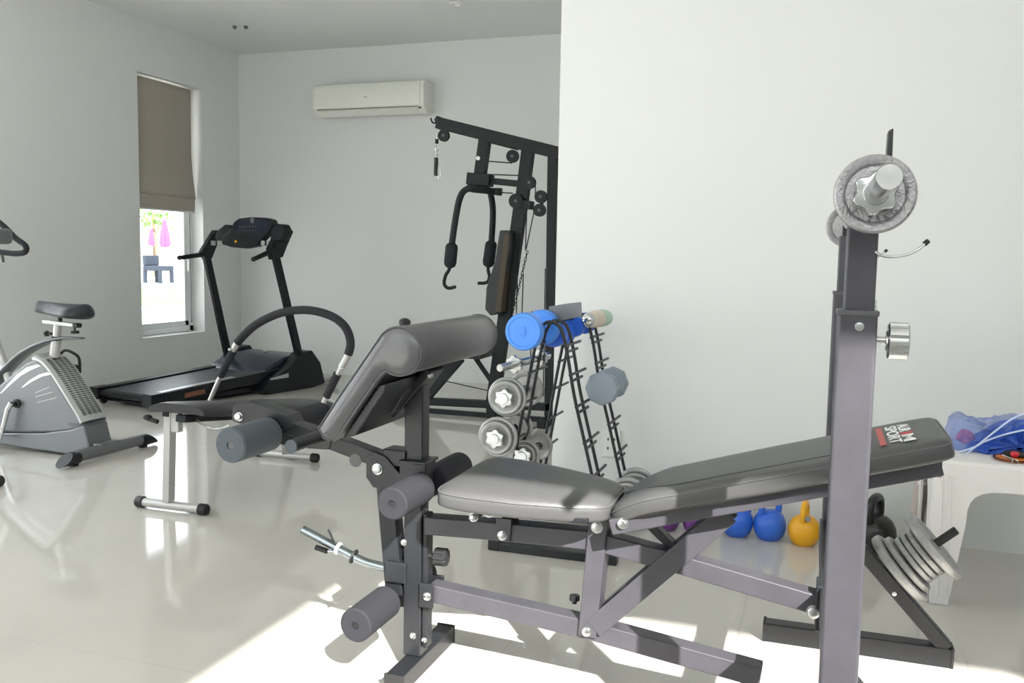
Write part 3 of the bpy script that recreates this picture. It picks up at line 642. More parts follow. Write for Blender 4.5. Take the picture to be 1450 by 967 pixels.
# chrome plate-loaded dumbbells
def loaded(lab, near, nY, rs, rf, L, grp='chrome dumbbells with grey plates', near_plates=((.080, .018),), far_plates=((.074, .018),), col=True):
    q = Y(near[0], near[1], nY); ax = V((0, 1, 0))
    t = thing('adjustable_dumbbell', lab, 'dumbbell', q, grp)
    w = MB(); w.lathe([(0, -.035), (.011, -.035), (.0125, -.033), (.0125, L+.05), (.011, L+.052), (0, L+.052)], q, ax, 20); build('handle', w, 'zinc', t)
    o = 0
    for i, (r, th) in enumerate(near_plates):
        mm = frame_mtx(q+ax*o, -ax); pm = plate_mb(r, th); pm.v = [mm @ v_ for v_ in pm.v]; build('weight_disc', pm, 'iron2', t); o += th
    starcollar(t, q-ax*(near_plates[0][1]/2+.001), -ax, .036)
    o = 0
    for i, (r, th) in enumerate(far_plates):
        mm = frame_mtx(q+ax*(L-o), -ax); pm = plate_mb(r, th); pm.v = [mm @ v_ for v_ in pm.v]; build('weight_disc', pm, 'iron2', t); o += th
    starcollar(t, q+ax*(L+.010), ax, .034)
loaded('chrome dumbbell with grey discs, upper one on the left of the rack', (716, 563), 3.04, 0, 0, .24, near_plates=((.062, .018), (.073, .020)), far_plates=((.069, .02),))
loaded('chrome dumbbell with pale grey discs, lower one left of the rack', (703, 620), 3.0, 0, 0, .23, near_plates=((.060, .018), (.074, .02)), far_plates=((.064, .02), (.05, .016)))
loaded('chrome dumbbell half hidden behind the seat pad, lowest at the rack', (742, 645), 3.14, 0, 0, .19, near_plates=((.045, .018), (.056, .018)), far_plates=((.056, .018),))
loaded('grey plate dumbbell standing on the floor behind the backrest end', (888, 708), 3.42, 0, 0, .19, near_plates=((.070, .018), (.088, .02)), far_plates=((.088, .02), (.07, .018)))
# bare chrome handle
q = Y(716, 519, 3.02); t = thing('chrome_bar', 'bare chrome dumbbell bar with star collars under the blue dumbbell', 'dumbbell bar', q)
ax = V((.10, 1, .02)).normalized()
w = MB(); w.lathe([(0, -.04), (.0125, -.04), (.0140, -.036)]+[(.0142 if i % 2 else .0132, -.034+i*.003) for i in range(60)]+[(.0130, .20), (.0140, .30), (0, .30)], q, V((.25, 1, .05)), 20); build('handle', w, 'zinc', t)
for d in (.05, .23): starcollar(t, q+V((.25, 1, .05)).normalized()*d, (.25, 1, .05), .035)
# ------------------------------------------------------------------ kettlebells
def kettlebell(lab, m, px, py, yy, r, rot=0, grp=None):
    p_ = Y(px, py, yy); p_.z = 0
    t = thing('kettlebell', lab, 'kettlebell', p_, grp)
    w = MB(); w.lathe([(0, 0), (r*.60, 0), (r*.66, .004), (r*.82, r*.22), (r*.97, r*.6), (r, r*.92), (r*.95, r*1.25), (r*.80, r*1.55), (r*.55, r*1.76), (r*.30, r*1.83), (0, r*1.85)], p_, (0, 0, 1), 40); bo = build('bell', w, m, t)
    hx = V((math.cos(rot), math.sin(rot), 0)); h0 = r*1.45
    pts = [p_+hx*(-r*.62)+V((0, 0, h0)), p_+hx*(-r*.70)+V((0, 0, h0+r*.5)), p_+hx*(-r*.62)+V((0, 0, h0+r*.95)), p_+hx*(-r*.25)+V((0, 0, h0+r*1.15)), p_+hx*(r*.25)+V((0, 0, h0+r*1.15)), p_+hx*(r*.62)+V((0, 0, h0+r*.95)), p_+hx*(r*.70)+V((0, 0, h0+r*.5)), p_+hx*(r*.62)+V((0, 0, h0))]
    w = MB(); w.tube(pts, .2*r, 14, smooth=5); build('handle', w, m, t); return t, p_
kettlebell('purple kettlebell on the floor, seen between the bench braces furthest left', 'purple', 943, 745, 3.62, .057, .3, 'kettlebells')
kettlebell('purple kettlebell on the floor just right of the other purple one', 'purple', 985, 745, 3.63, .056, .2, 'kettlebells')
kettlebell('blue kettlebell half hidden by the sloping brace, left of the whole blue one', 'blue2', 1044, 735, 3.65, .063, .2, 'kettlebells')
kettlebell('blue kettlebell on the floor beside the yellow one', 'blue2', 1090, 737, 3.65, .064, .8, 'kettlebells')
t, p_ = kettlebell('bright yellow kettlebell on the floor left of the far upright', 'yellow', 1139, 742, 3.63, .062, 1.45, 'kettlebells')
w = MB(); w.lathe([(0, .001), (.010, .001), (.011, -.001), (0, -.001)], p_+V((.012, -.060, .118)), V((0, -1, .35)), 16); build('kettlebell_sticker', w, 'silver2', t)
kettlebell('large black kettlebell behind the near upright beside the plastic stool', 'blackv', 1238, 742, 3.62, .082, 1.2, 'kettlebells')
# ------------------------------------------------------------------ plastic stool
sx0, sx1, sy0, sy1, sh = .385, .86, 3.13, 3.56, .478
stl = thing('plastic_stool', 'low white moulded plastic table at the right edge under a blue bag', 'stool', ((sx0+sx1)/2, (sy0+sy1)/2, 0))
w = MB(); tp = []
for zz, ins in ((sh-.05, 0), (sh-.012, .002), (sh-.003, .008), (sh, .02)):
    N = 64; rg = []
    for i in range(N):
        a_ = 2*PI*i/N; ca, sa = math.cos(a_), math.sin(a_)
        rg.append(V(((sx0+sx1)/2+((sx1-sx0)/2-ins)*math.copysign(abs(ca)**.25, ca), (sy0+sy1)/2+((sy1-sy0)/2-ins)*math.copysign(abs(sa)**.25, sa), zz)))
    tp.append(rg)
w.sweep(tp); build('stool_top', w, 'stool', stl)
def side(o, ex, ez, L, inward, m, nm):
    # apron with arched opening and two tapering legs, o = corner on floor
    H = sh-.012; pts = [(0.012, 0), (.068, 0)]
    for i in range(13):
        a_ = PI-(PI)*i/12; cxx = L/2; ra = L/2-.105
        pts.append((cxx+ra*math.copysign(abs(math.cos(a_))**.55, math.cos(a_)), H-.20+.12*abs(math.sin(a_))**.6))
    pts += [(L-.068, 0), (L-.012, 0), (L-.002, H), (0.002, H)]
    w = MB(); w.prism([o+ex*a_+V((0, 0, 1))*b_ for a_, b_ in pts], inward*.012); return build(nm, w, m, stl, .004)
side(V((sx0, sy0, 0)), V((1, 0, 0)), 0, sx1-sx0, V((0, 1, 0)), 'stool', 'stool_side'); side(V((sx0, sy1, 0)), V((1, 0, 0)), 0, sx1-sx0, V((0, -1, 0)), 'stool', 'stool_side')
side(V((sx0, sy0, 0)), V((0, 1, 0)), 0, sy1-sy0, V((1, 0, 0)), 'stool', 'stool_side'); side(V((sx1, sy0, 0)), V((0, 1, 0)), 0, sy1-sy0, V((-1, 0, 0)), 'stool', 'stool_side')
for dx in (.028, .052):
    w = MB(); w.tube([(sx0+dx+.006, sy0-.0015, .03), (sx0+dx, sy0-.0015, sh-.05)], .004, 8); build('rib', w, 'stool', stl)
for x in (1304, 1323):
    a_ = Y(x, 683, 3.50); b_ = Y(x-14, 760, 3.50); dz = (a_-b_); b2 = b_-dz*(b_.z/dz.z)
    w = MB(); w.tube([b2, a_, a_+dz*.12], .019, 16); build('stool_leg', w, 'stoolb', stl, label='tubular rear leg with shade put into its beige colour')
w = MB(); w.ell(Y(1306, 684, 3.478), .017, .006, .007); build('leg_highlight', w, 'whitep', stl)  # white highlight near the top of the left tube, modelled as an ellipsoid
# bag on the stool
bg = thing('plastic_bag', 'crumpled translucent blue plastic bag lying on the white stool', 'bag', (.62, 3.38, sh))
def lump(name, m, outline, y0_, depth, parent, nseg=14, amp=.010, seed=1):
    rnd = random.Random(seed); base = [Y(a_, b_, y0_) for a_, b_ in outline]; base = catmull(base, 4, True); c_ = sum(base, V((0, 0, 0)))/len(base); rings = []
    for i in range(nseg+1):
        a_ = PI*i/nseg; s_ = .25+.75*math.sin(a_)**.5 if 0 < i < nseg else .15
        rg = []
        for j, p0 in enumerate(base):
            q_ = c_+(p0-c_)*s_; q_ = V((q_.x+rnd.uniform(-amp, amp)*.5, y0_+depth*(-.5+.5*(1-math.cos(a_)))+rnd.uniform(-amp, amp), max(sh+.001, q_.z+(1-s_)*0+rnd.uniform(-amp, amp)*.6)))
            rg.append(q_)
        rings.append(rg)
    w = MB(); w.sweep(rings); return build(name, w, m, parent, sharp=24)
lump('bag_film', 'bag', ((1340, 650), (1336, 622), (1350, 586), (1372, 592), (1400, 594), (1430, 589), (1470, 592), (1500, 600), (1500, 650), (1400, 650)), 3.40, .20, bg, seed=3, amp=.011)
lump('bag_contents', 'bag2', ((1372, 646), (1374, 625), (1410, 602), (1450, 596), (1500, 600), (1500, 648), (1440, 652)), 3.36, .16, bg, seed=5, amp=.010)
lump('red_item', 'red', ((1354, 620), (1362, 608), (1376, 612), (1380, 622), (1366, 628)), 3.37, .04, bg, seed=6, amp=.003, nseg=8)
for pts in (((1362, 647), (1385, 630), (1410, 610), (1435, 592), (1460, 583)), ((1392, 626), (1420, 616), (1450, 609), (1480, 605)), ((1358, 640), (1378, 634), (1392, 626))):
    w = MB(); w.tube([Y(a_, b_, 3.268) for a_, b_ in pts], .0032, 8, smooth=5); build('drawstring', w, 'cord', bg)
# orange and black item
q = Y(1435, 652, 3.20); it = thing('hand_grip', 'orange and black round item with a metal clip on the stool edge', 'exercise accessory', (q.x, q.y, sh))
w = MB(); w.lathe([(.0, .0), (.045, .0), (.055, .004), (.055, .008), (0, .010)], (q.x, 3.215, sh+.0008), (0, 0, 1), 32); build('base_disc', w, 'orange', it)
w = MB(); w.lathe([(.050, 0), (.0565, .001), (.0565, .004), (.050, .004)], (q.x, 3.215, sh+.005), (0, 0, 1), 32); build('rim', w, 'rubber', it)
w = MB(); w.ell((q.x+.01, 3.225, sh+.020), .038, .028, .012); build('black_strap', w, 'rubber', it)
w = MB(); w.ell((q.x+.004, 3.205, sh+.022), .014, .012, .010); build('red_knot', w, 'red', it)
w = MB(); a_ = V((q.x-.035, 3.185, sh+.020)); w.tube([a_, a_+V((.02, -.012, -.006)), a_+V((.03, -.02, -.010))], .003, 8); w.tube([a_+V((.032+.009*math.cos(k*PI/6), -.024, -.016+.010*math.sin(k*PI/6))) for k in range(12)], .0018, 6, closed=True); build('metal_clip', w, 'chrome', it)
# ------------------------------------------------------------------ SIT-UP BENCH
ab = thing('sit_up_bench', 'grey and black sit-up bench with a padded roller hoop beyond the leg rollers', 'sit-up bench', (-2.6, 3.5, 0))
for (x0_, x1_, yy) in ((at(192, 718, 'Z', 0).x, at(293, 730, 'Z', 0).x, 3.085), (at(360, 646, 'Z', 0).x, at(450, 655, 'Z', 0).x, 4.11)):
    w = MB(); w.tube([(x0_+.02, yy, .024), (x1_-.02, yy, .024)], .019, 20); ft = build('foot_tube', w, 'silver', ab)
    for xx, d in ((x0_, 1), (x1_, -1)):
        w = MB(); w.lathe([(0, 0), (.021, 0), (.024, .004), (.024, .036), (.0195, .038)], (xx, yy, .024), (d, 0, 0), 20); build('rubber_cap', w, 'rubber', ft)
lx = Y(245, 640, 3.085).x
w = MB(); w.bar((lx-.028, 3.085, .04), (lx-.010, 3.085, .43), .034, .042, up=(0, 1, 0)); fl_ = build('front_leg', w, 'silver', ab, .003)
w = MB(); w.box((lx+.004, 3.068, .345), (lx+.042, 3.10, .43)); build('leg_bracket', w, 'silver', ab, .003)
for z in (.13, .165, .20): bolt(fl_, (lx-.012, 3.066, z), (0, -1, 0), .004, .001, 'rubber')
w = MB(); w.box((lx-.032, 3.06, .41), (lx+.0, 3.11, .45)); build('leg_socket', w, 'gym', ab, .003)
ax0, ax1 = -2.70, -2.32
# pad, sloping away from the camera
w = MB(); rings = []
for i in range(15):
    t_ = i/14; yy = 3.00+1.12*t_; z = .455-.145*t_; hwv = .175*(1-.25*max(0, (t_-.8)/.2)**2); cxx = -2.46
    rg = []
    for j in range(28):
        a_ = 2*PI*j/28; ca, sa = math.cos(a_), math.sin(a_); s_ = 1 if 0 < i < 14 else .8
        rg.append(V((cxx+hwv*s_*math.copysign(abs(ca)**.6, ca)*(1+.0*sa), yy, z+.023*s_*math.copysign(abs(sa)**.8, sa)+.008*(1-(ca)**2)-.010*abs(ca)**3)))
    rings.append(rg)
w.sweep(rings); build('bench_pad', w, 'abpad', ab, sharp=60)
w = MB(); w.bar((-2.46, 3.03, .415), (-2.46, 4.1, .275), .05, .03); build('spine', w, 'gym', ab, .003)
w = MB(); w.bar((-2.66, 4.11, .04), (-2.50, 3.85, .29), .035, .035); build('rear_leg', w, 'silver', ab, .003)
w = MB(); w.ell((-2.60, 3.00, .415), .018, .018, .012); w.tube([(-2.6, 3.0, .41), (-2.55, 3.0, .40)], .010, 8); build('pad_catch', w, 'gym', ab)
# springs/chain under the pad
w = MB(); A = Y(278, 595, 3.08); B = Y(325, 602, 3.08); pts = []
for i in range(120):
    t_ = i/119; p_ = A.lerp(B, t_)+V((0, 0, -.025*math.sin(PI*t_))); a_ = i*1.05; pts.append(p_+V((0, .006*math.cos(a_), .006*math.sin(a_))))
w.tube(pts, .0014, 6); build('coil_spring', w, 'zinc', ab)
# hoop
hy = 3.45
H = [Y(296, 570, hy), Y(312, 533, hy), Y(330, 497, hy), Y(338, 483, hy), Y(362, 460, hy), Y(398, 443, hy), Y(435, 439, hy), Y(468, 447, hy), Y(488, 462, hy), Y(496, 482, hy), Y(493, 502, hy), Y(478, 530, hy), Y(462, 562, hy), Y(448, 592, hy)]
Hc = catmull(H, 6)
w = MB(); w.tube(Hc, .0105, 14); hp_ = build('hoop_tube', w, 'silver', ab)
def seg(a_, b_): return Hc[int(a_*6):int(b_*6)+1]
w = MB(); w.tube(seg(2.9, 10), .0185, 16); build('hoop_foam', w, 'foam', hp_)
w = MB(); w.tube(seg(1.0, 2.0), .0175, 16); build('foam_grip', w, 'foam', hp_)
w = MB(); w.tube(seg(11.0, 12.0), .0175, 16); build('foam_grip', w, 'foam', hp_)
w = MB(); w.tube(seg(2.3, 3.05), .0145, 14); build('joint_sleeve', w, 'silver', hp_)
w = MB(); w.tube(seg(10.0, 10.8), .0150, 14); build('joint_sleeve', w, 'silver', hp_)
for k, sg in ((2.2, -1), (10.8, 1)):
    c_ = Hc[int(k*6)]; w = MB(); w.ell(c_+V((.012*sg, -.014, -.004)), .010, .010, .007); build('clamp_screw', w, 'silver', hp_)
w = MB(); w.box((H[-1].x-.02, hy-.02, .37), (-2.30, hy+.02, .41)); w.box((-2.66, hy-.02, .36), (-2.10, hy+.02, .385)); build('hoop_mount', w, 'gym', ab, .003)
# ------------------------------------------------------------------ EXERCISE BIKE
bk = thing('exercise_bike', 'silver and grey upright exercise bike by the left wall', 'exercise bike', (-4.0, 3.8, 0))
yn, yf = 3.715, 3.885
def bx(x, y, yy=None):
    q_ = Y(x, y, 3.715); return V((q_.x, yn if yy is None else yy, q_.z))
def bc_(x, y): return Y(x, y, 3.80)
L_ = [(-30, 590), (-20, 565), (-2, 546), (20, 527), (36, 514), (50, 508), (60, 515), (75, 534), (88, 555), (102, 578), (114, 597), (118, 604), (102, 609), (80, 612), (40, 613), (0, 612), (-30, 610)]
w = MB(); w.prism([bx(a_, b_) for a_, b_ in L_], (0, yf-yn, 0)); build('flywheel_housing', w, 'silver2', bk, .014, seg=4)
# broad light silver vent cover following the rear curve
arc = [(46, 505), (58, 509), (72, 524), (86, 545), (100, 568), (111, 586), (117, 598)]
nn_ = 22; cc_ = catmull([bx(a_, b_) for a_, b_ in arc], 4)
w = MB(); rings = []
for i, p_ in enumerate(cc_):
    t_ = (cc_[min(i+1, len(cc_)-1)]-cc_[max(i-1, 0)]).normalized(); nr = V((-t_.z, 0, t_.x))
    if nr.x < 0 and nr.z < 0: nr = -nr
    if nr.z < 0: nr = -nr
    rg = []
    for j in range(13):
        v_ = j/12; bul = .016*(1-(2*v_-1)**4); rg.append(V((p_.x, yn-.004+(yf-yn+.008)*v_, p_.z))+nr*(bul-.004))
    for j in range(13):
        v_ = 1-j/12; rg.append(V((p_.x, yn-.004+(yf-yn+.008)*v_, p_.z))-nr*.016)
    rings.append(rg)
w.sweep(rings); vc = build('vent_cover', w, 'silver3', bk, sharp=50)
# slots
w = MB()
for i in range(5, 22):
    p_ = cc_[i]; t_ = (cc_[i+1]-cc_[i-1]).normalized(); nr = V((-t_.z, 0, t_.x)); nr = nr if nr.z > 0 else -nr
    for half in ((0,) if i == 21 else (0, .5)):
        pp = p_+t_*((cc_[i+1]-p_).length*half)
        for k in range(4):
            v0 = .10+.20*k; v1 = v0+.15; vm = (v0+v1)/2; bul = .016*(1-(2*vm-1)**4)
            c0 = V((pp.x, yn+(yf-yn)*v0, pp.z))+nr*(bul-.004+.0004); c1 = V((pp.x, yn+(yf-yn)*v1, pp.z))+nr*(bul-.004+.0004)
            w.bar(c0, c1, .0042, .003, up=nr)
vs_ = build('vent_slots', w, 'rubber', vc)
# pedestal skirt at the rear and base skirt
w = MB(); w.prism([bx(a_, b_) for a_, b_ in ((-40, 612), (0, 613), (60, 613), (100, 608), (118, 602), (121, 615), (126, 634), (95, 643), (50, 637), (0, 629), (-40, 623))], (0, yf-yn, 0)); build('base_skirt', w, 'silver2', bk, .010, seg=3)
w = MB(); rings = []
for (xa_, z_) in ((0, 0), (.3, .33), (.7, .7), (1, 1)):
    pass
zt_ = bx(118, 600).z; xt = bx(118, 600).x
for z_, fx, hy_ in ((zt_-.0, .012, .092), (zt_-.035, -.004, .082), (zt_-.075, -.010, .074), (.062, .002, .078), (.05, .006, .085)):
    rg = []
    for j in range(28):
        a_ = 2*PI*j/28; ca, sa = math.cos(a_), math.sin(a_)
        rg.append(V((xt-.06+(.06+fx)*math.copysign(abs(ca)**.5, ca), 3.80+hy_*math.copysign(abs(sa)**.5, sa), z_)))
    rings.append(rg)
w.sweep(rings); build('rear_pedestal', w, 'silver2', bk, sharp=60)
# rear stabiliser with scoop caps
rx = -3.555
w = MB(); w.tube([(rx, 3.56, .045), (rx, 4.06, .045)], .031, 20); sb_ = build('rear_stabiliser', w, 'silver2', bk)
for yy, d in ((3.55, -1), (4.07, 1)):
    w = MB(); rings = []
    for k in range(8):
        t_ = k/7; rings.append([V((rx+(.034+.006*t_)*math.cos(2*PI*j/20), yy+d*(-.035+(.085+.045*math.cos(2*PI*j/20)*t_*0+.04*(-math.sin(2*PI*j/20))*t_)*t_), .041+(.034-.002*t_)*math.sin(2*PI*j/20))) for j in range(20)])
    w.sweep(rings); ec = build('stabiliser_cap', w, 'tmblack', sb_)
    w = MB(); w.box((rx-.02, yy-.015-.01*d, 0), (rx+.02, yy+.015-.01*d, .014)); build('foot_pad', w, 'rubber', ec, .003)
w = MB(); w.box((rx-.035, 3.73, .066), (rx+.02, 3.87, .080)); build('stabiliser_bracket', w, 'silver2', bk, .003)
# front stabiliser, outside frame left
w = MB(); w.tube([(-4.72, 3.56, .04), (-4.72, 4.04, .04)], .027, 16); build('front_stabiliser', w, 'silver2', bk)
w = MB(); w.prism([bx(a_, b_, 3.77) for a_, b_ in ((-20, 613), (-40, 616), (-60, 640), (-48, 646), (-20, 625))], (0, .06, 0)); build('front_frame', w, 'silver2', bk, .004)
# white swooshes on the housing side
for pts in (((0, 557), (12, 543), (24, 530), (38, 520), (52, 516), (58, 518), (44, 524), (30, 532), (14, 546), (2, 557)), ((30, 549), (42, 538), (56, 530), (67, 527), (74, 530), (60, 533), (46, 540), (34, 548))):
    w = MB(); w.prism([bx(a_, b_, yn-.0015) for a_, b_ in pts], (0, .002, 0)); build('swoosh_decal', w, 'whitep', bk)
w = MB()
for a_, b_, c_, d_ in ((50, 556, 70, 548), (50, 562, 74, 555), (52, 570, 80, 563)): w.bar(bx(a_, b_, yn), bx(c_, d_, yn), .002, .0035)
build('embossed_lettering', w, 'silver3', bk)
# curved fairing over the housing to the tail
F_ = [(-40, 575), (-10, 548), (12, 522), (36, 500), (62, 486), (88, 479), (117, 479)]
pf = [V((bc_(a_, b_).x, 3.80, bc_(a_, b_).z)) for a_, b_ in F_]; cf = catmull(pf, 6); w = MB(); rings = []
for i, p_ in enumerate(cf):
    t_ = (cf[min(i+1, len(cf)-1)]-cf[max(i-1, 0)]).normalized(); nr = t_.cross(V((0, 1, 0))); nr = nr if nr.z > 0 else -nr
    f_ = i/(len(cf)-1); hw_ = .050-.030*max(0, (f_-.6)/.4)**1.5; hh = .016-.010*max(0, (f_-.55)/.45)
    rings.append([p_+V((0, hw_*math.cos(2*PI*j/20), 0))+nr*hh*math.sin(2*PI*j/20) for j in range(20)])
w.sweep(rings); build('frame_fairing', w, 'silver2', bk, sharp=60)
# seat post, slider, saddle
sp0 = V((bc_(77, 505).x, 3.80, bc_(77, 505).z)); sp1 = V((bc_(82, 458).x, 3.80, bc_(82, 458).z))
w = MB(); w.tube([sp0, sp0.lerp(sp1, .5)], .026, 20); w.tube([sp0.lerp(sp1, .45), sp1], .020, 20); build('seat_post', w, 'silver', bk)
w = MB(); w.tube([sp0.lerp(sp1, .55), sp0.lerp(sp1, .62)], .0235, 20); build('post_clamp', w, 'rubber', bk)
w = MB(); q_ = V((bc_(68, 472).x, 3.79, bc_(68, 472).z)); w.tube([q_, q_+V((.035, 0, 0))], .008, 8); w.lathe([(0, -.012), (.016, -.012), (.02, 0), (.016, .012), (0, .012)], q_, (1, -.4, 0), 12, ring=star(5, .25)); build('seat_knob', w, 'rubber', bk)
sl0 = V((bc_(63, 455).x, 3.80, bc_(63, 455).z)); sl1 = V((bc_(112, 461).x, 3.80, bc_(112, 461).z))
w = MB(); w.bar(sl0, sl1, .034, .020); sl = build('saddle_slider', w, 'silver3', bk, .003)
w = MB(); w.bar(sl1-(sl1-sl0)*.12, sl1+(sl1-sl0)*.01, .037, .023); build('slider_cap', w, 'rubber', sl, .003)
w = MB(); q_ = sl1+V((-.025, -.005, -.035)); w.lathe([(.006, .03), (.006, .006), (.022, .006), (.022, -.008), (0, -.01)], q_, (0, 0, 1), 20); build('slider_knob', w, 'rubber', bk)
w = MB(); w.tube([sl0.lerp(sl1, .45), sl0.lerp(sl1, .45)+V((0, 0, .03))], .012, 10); build('saddle_clamp', w, 'rubber', bk)
# saddle: nose points towards the front (left), broad at the rear
w = MB(); rings = []
nose = bc_(51, 434); tail = bc_(126, 440); N = 22
for i in range(N+1):
    t_ = i/N; x = nose.x+(tail.x-nose.x)*t_; z = nose.z-.002+.016*(1-t_)**2*0+(-.022*math.sin(PI*t_*.8))*.4+(.0-.014*t_)
    hwv = .028+.070*max(0, (t_-.2)/.55)**1.2 if t_ < .75 else .098*math.sqrt(max(.02, 1-((t_-.75)/.255)**2)); hwv = min(hwv, .098)
    if i == 0: hwv *= .5
    hh = (.036+.010*t_)*(.55 if i in (0, N) else 1)
    rg = []
    for j in range(24):
        a_ = 2*PI*j/24; ca, sa = math.cos(a_), math.sin(a_)
        rg.append(V((x, 3.80+hwv*ca, z+hh*(sa if sa > 0 else sa*.8)-.010*abs(ca)**2)))
    rings.append(rg)
w.sweep(rings); build('saddle', w, 'saddle', bk, sharp=70)
# crank and pedals
cq = bx(25, 571, yn)
w = MB(); w.lathe([(.024, .0), (.024, -.012), (.014, -.014), (.014, -.035), (0, -.037)], cq, (0, 1, 0), 20); ck = build('crank_hub', w, 'rubber', bk)
w = MB(); w.tube([cq+V((-.01, -.030, .006)), cq+V((-.028, -.040, -.03)), V((bx(14, 608).x, yn-.050, bx(14, 608).z)), V((bx(12, 618).x, yn-.055, bx(12, 618).z))], [.016, .013, .011, .012], 12, smooth=0); build('crank_arm', w, 'chrome', bk)
pp = V((bx(2, 618).x, yn-.10, bx(2, 618).z)); w = MB(); w.box((pp.x-.045, pp.y-.045, pp.z-.014), (pp.x+.045, pp.y+.045, pp.z+.014)); pd = build('pedal', w, 'rubber', bk, .006)
w = MB(); w.tube([(pp.x+.02, pp.y-.045, pp.z), (pp.x+.025, pp.y-.04, pp.z+.045), (pp.x+.025, pp.y, pp.z+.065), (pp.x+.025, pp.y+.04, pp.z+.045), (pp.x+.02, pp.y+.045, pp.z)], .006, 8, smooth=4); build('pedal_strap', w, 'rubber', pd)
w = MB(); w.tube([(pp.x, pp.y+.04, pp.z), (pp.x, yn-.05, pp.z)], .007, 8); build('pedal_spindle', w, 'chrome', pd)
pq = Y(100, 520, 3.97); w = MB(); w.box((pq.x-.05, pq.y-.04, pq.z-.012), (pq.x+.03, pq.y+.04, pq.z+.012)); pd2 = build('pedal', w, 'rubber', bk, .006)
w = MB(); w.tube([Y(84, 503, 3.95), Y(92, 496, 3.97), Y(104, 500, 3.98), Y(112, 508, 3.99), Y(113, 528, 3.99)], .008, 8, smooth=4); build('pedal_strap', w, 'rubber', pd2)
w = MB(); w.tube([(cq.x, yf, cq.z), (cq.x, yf+.03, cq.z), (pq.x-.03, yf+.035, pq.z), (pq.x-.03, pq.y, pq.z)], .010, 10); build('crank_arm', w, 'chrome', bk)
# console post and handlebar
w = MB(); cp0 = V((bc_(14, 540).x, 3.80, bc_(14, 540).z)); cp1 = V((bc_(-26, 430).x, 3.80, bc_(-26, 430).z)); cp2 = V((bc_(-40, 350).x, 3.80, bc_(-40, 350).z)); w.tube([cp0, cp1, cp2], .024, 18); build('console_post', w, 'silver', bk)
w = MB(); hb_ = [Y(a_, b_, 3.98) for a_, b_ in ((-40, 312), (-20, 309), (-5, 313), (6, 321), (22, 337), (36, 348), (35, 357), (20, 359), (0, 357), (-30, 356))]
w.tube(hb_, .0165, 14, smooth=5); build('handlebar', w, 'foam', bk)
w = MB(); w.tube([p_+V((0, -.36, 0)) for p_ in hb_], .0165, 14, smooth=5); build('handlebar', w, 'foam', bk)
w = MB(); w.tube([hb_[-1]+V((0, .0, 0)), hb_[-1]+V((-.03, -.18, 0)), hb_[-1]+V((0, -.36, 0))], .0165, 12, smooth=3); build('handlebar_clamp', w, 'silver', bk)
w = MB(); w.box((Y(-35, 340, 3.7).x, 3.7, Y(-35, 345, 3.7).z), (Y(6, 340, 3.7).x-.125, 3.88, Y(-35, 322, 3.7).z)); build('console', w, 'silver2', bk, .025, seg=4)
w = MB(); q_ = Y(3, 366, 3.62); w.bar(q_+V((0, 0, .02)), q_+V((.008, 0, -.02)), .014, .008, up=(0, 1, 0)); build('brake_lever', w, 'rubber', bk, .002)
# stray foot at left edge
q_ = Y(1, 685, 3.10); fx = thing('machine_foot', 'black capped end of a grey stabiliser tube at the left edge of the floor', 'machine foot', (q_.x-.3, 3.2, 0))
w = MB(); w.tube([(q_.x-.55, 3.10, .042), (q_.x-.03, 3.10, .042)], .022, 16); build('tube', w, 'silver', fx)
w = MB(); w.lathe([(.024, 0), (.028, .006), (.028, .05), (.024, .056), (0, .058)], (q_.x-.055, 3.10, .030), (1, 0, 0), 24); build('rubber_cap', w, 'rubber', fx)
w = MB(); w.lathe([(.024, 0), (.028, .006), (.028, .05), (.024, .056), (0, .058)], (q_.x-.52, 3.10, .030), (-1, 0, 0), 24); build('rubber_cap', w, 'rubber', fx)
# ------------------------------------------------------------------ TREADMILL
TU = V((.196, .981, 0)).normalized(); TV = V((-TU.y, TU.x, 0)); T0 = V((-4.276, 5.0, 0))
def TL(u, v_, z): return T0+TU*u+TV*v_+V((0, 0, z))
tm = thing('treadmill', 'black treadmill with console in the far left corner below the window', 'treadmill', TL(.7, .33, 0))
def tbox(u0_, u1_, v0_, v1_, z0_, z1_, z0b=None, z1b=None, w=None):
    z0b = z0_ if z0b is None else z0b; z1b = z1_ if z1b is None else z1b; w = w or MB()
    vs = [TL(u0_, v0_, z0_), TL(u0_, v1_, z0_), TL(u1_, v0_, z0b), TL(u1_, v1_, z0b), TL(u0_, v0_, z1_), TL(u0_, v1_, z1_), TL(u1_, v0_, z1b), TL(u1_, v1_, z1b)]
    return w.add(vs, [(0, 1, 3, 2), (4, 6, 7, 5), (0, 4, 5, 1), (2, 3, 7, 6), (0, 2, 6, 4), (1, 5, 7, 3)])
build('side_rail', tbox(0, 1.25, 0, .085, .045, .115, .10, .185), 'tmblack', tm, .006)
build('side_rail', tbox(0, 1.25, .575, .66, .045, .115, .10, .185), 'tmblack', tm, .006)
build('running_belt', tbox(.02, 1.2, .085, .575, .055, .103, .12, .170), 'tmbelt', tm, .01)
build('foot_strip', tbox(.03, .75, .02, .072, .1165, .1205, .155, .161), 'silver3', tm, .001, label='shiny pale strip on the near side rail')
build('rear_cap', tbox(-.03, .10, -.01, .09, .028, .120, .028, .124), 'tmblack', tm, .008); build('rear_cap', tbox(-.03, .10, .575, .67, .035, .120, .035, .124), 'tmblack', tm, .008)
w = MB(); w.lathe([(0, 0), (.022, 0), (.022, .49), (0, .49)], TL(.012, .085, .078), TV, 20); build('rear_roller', w, 'tmblack', tm)
build('base_frame', tbox(.05, 1.1, .05, .10, .02, .06), 'tmblack', tm, .004); build('base_frame', tbox(.05, 1.1, .56, .61, .02, .06), 'tmblack', tm, .004)
build('warning_label', tbox(.26, .44, -.0015, .001, .064, .098, .074, .108), 'amber', tm)
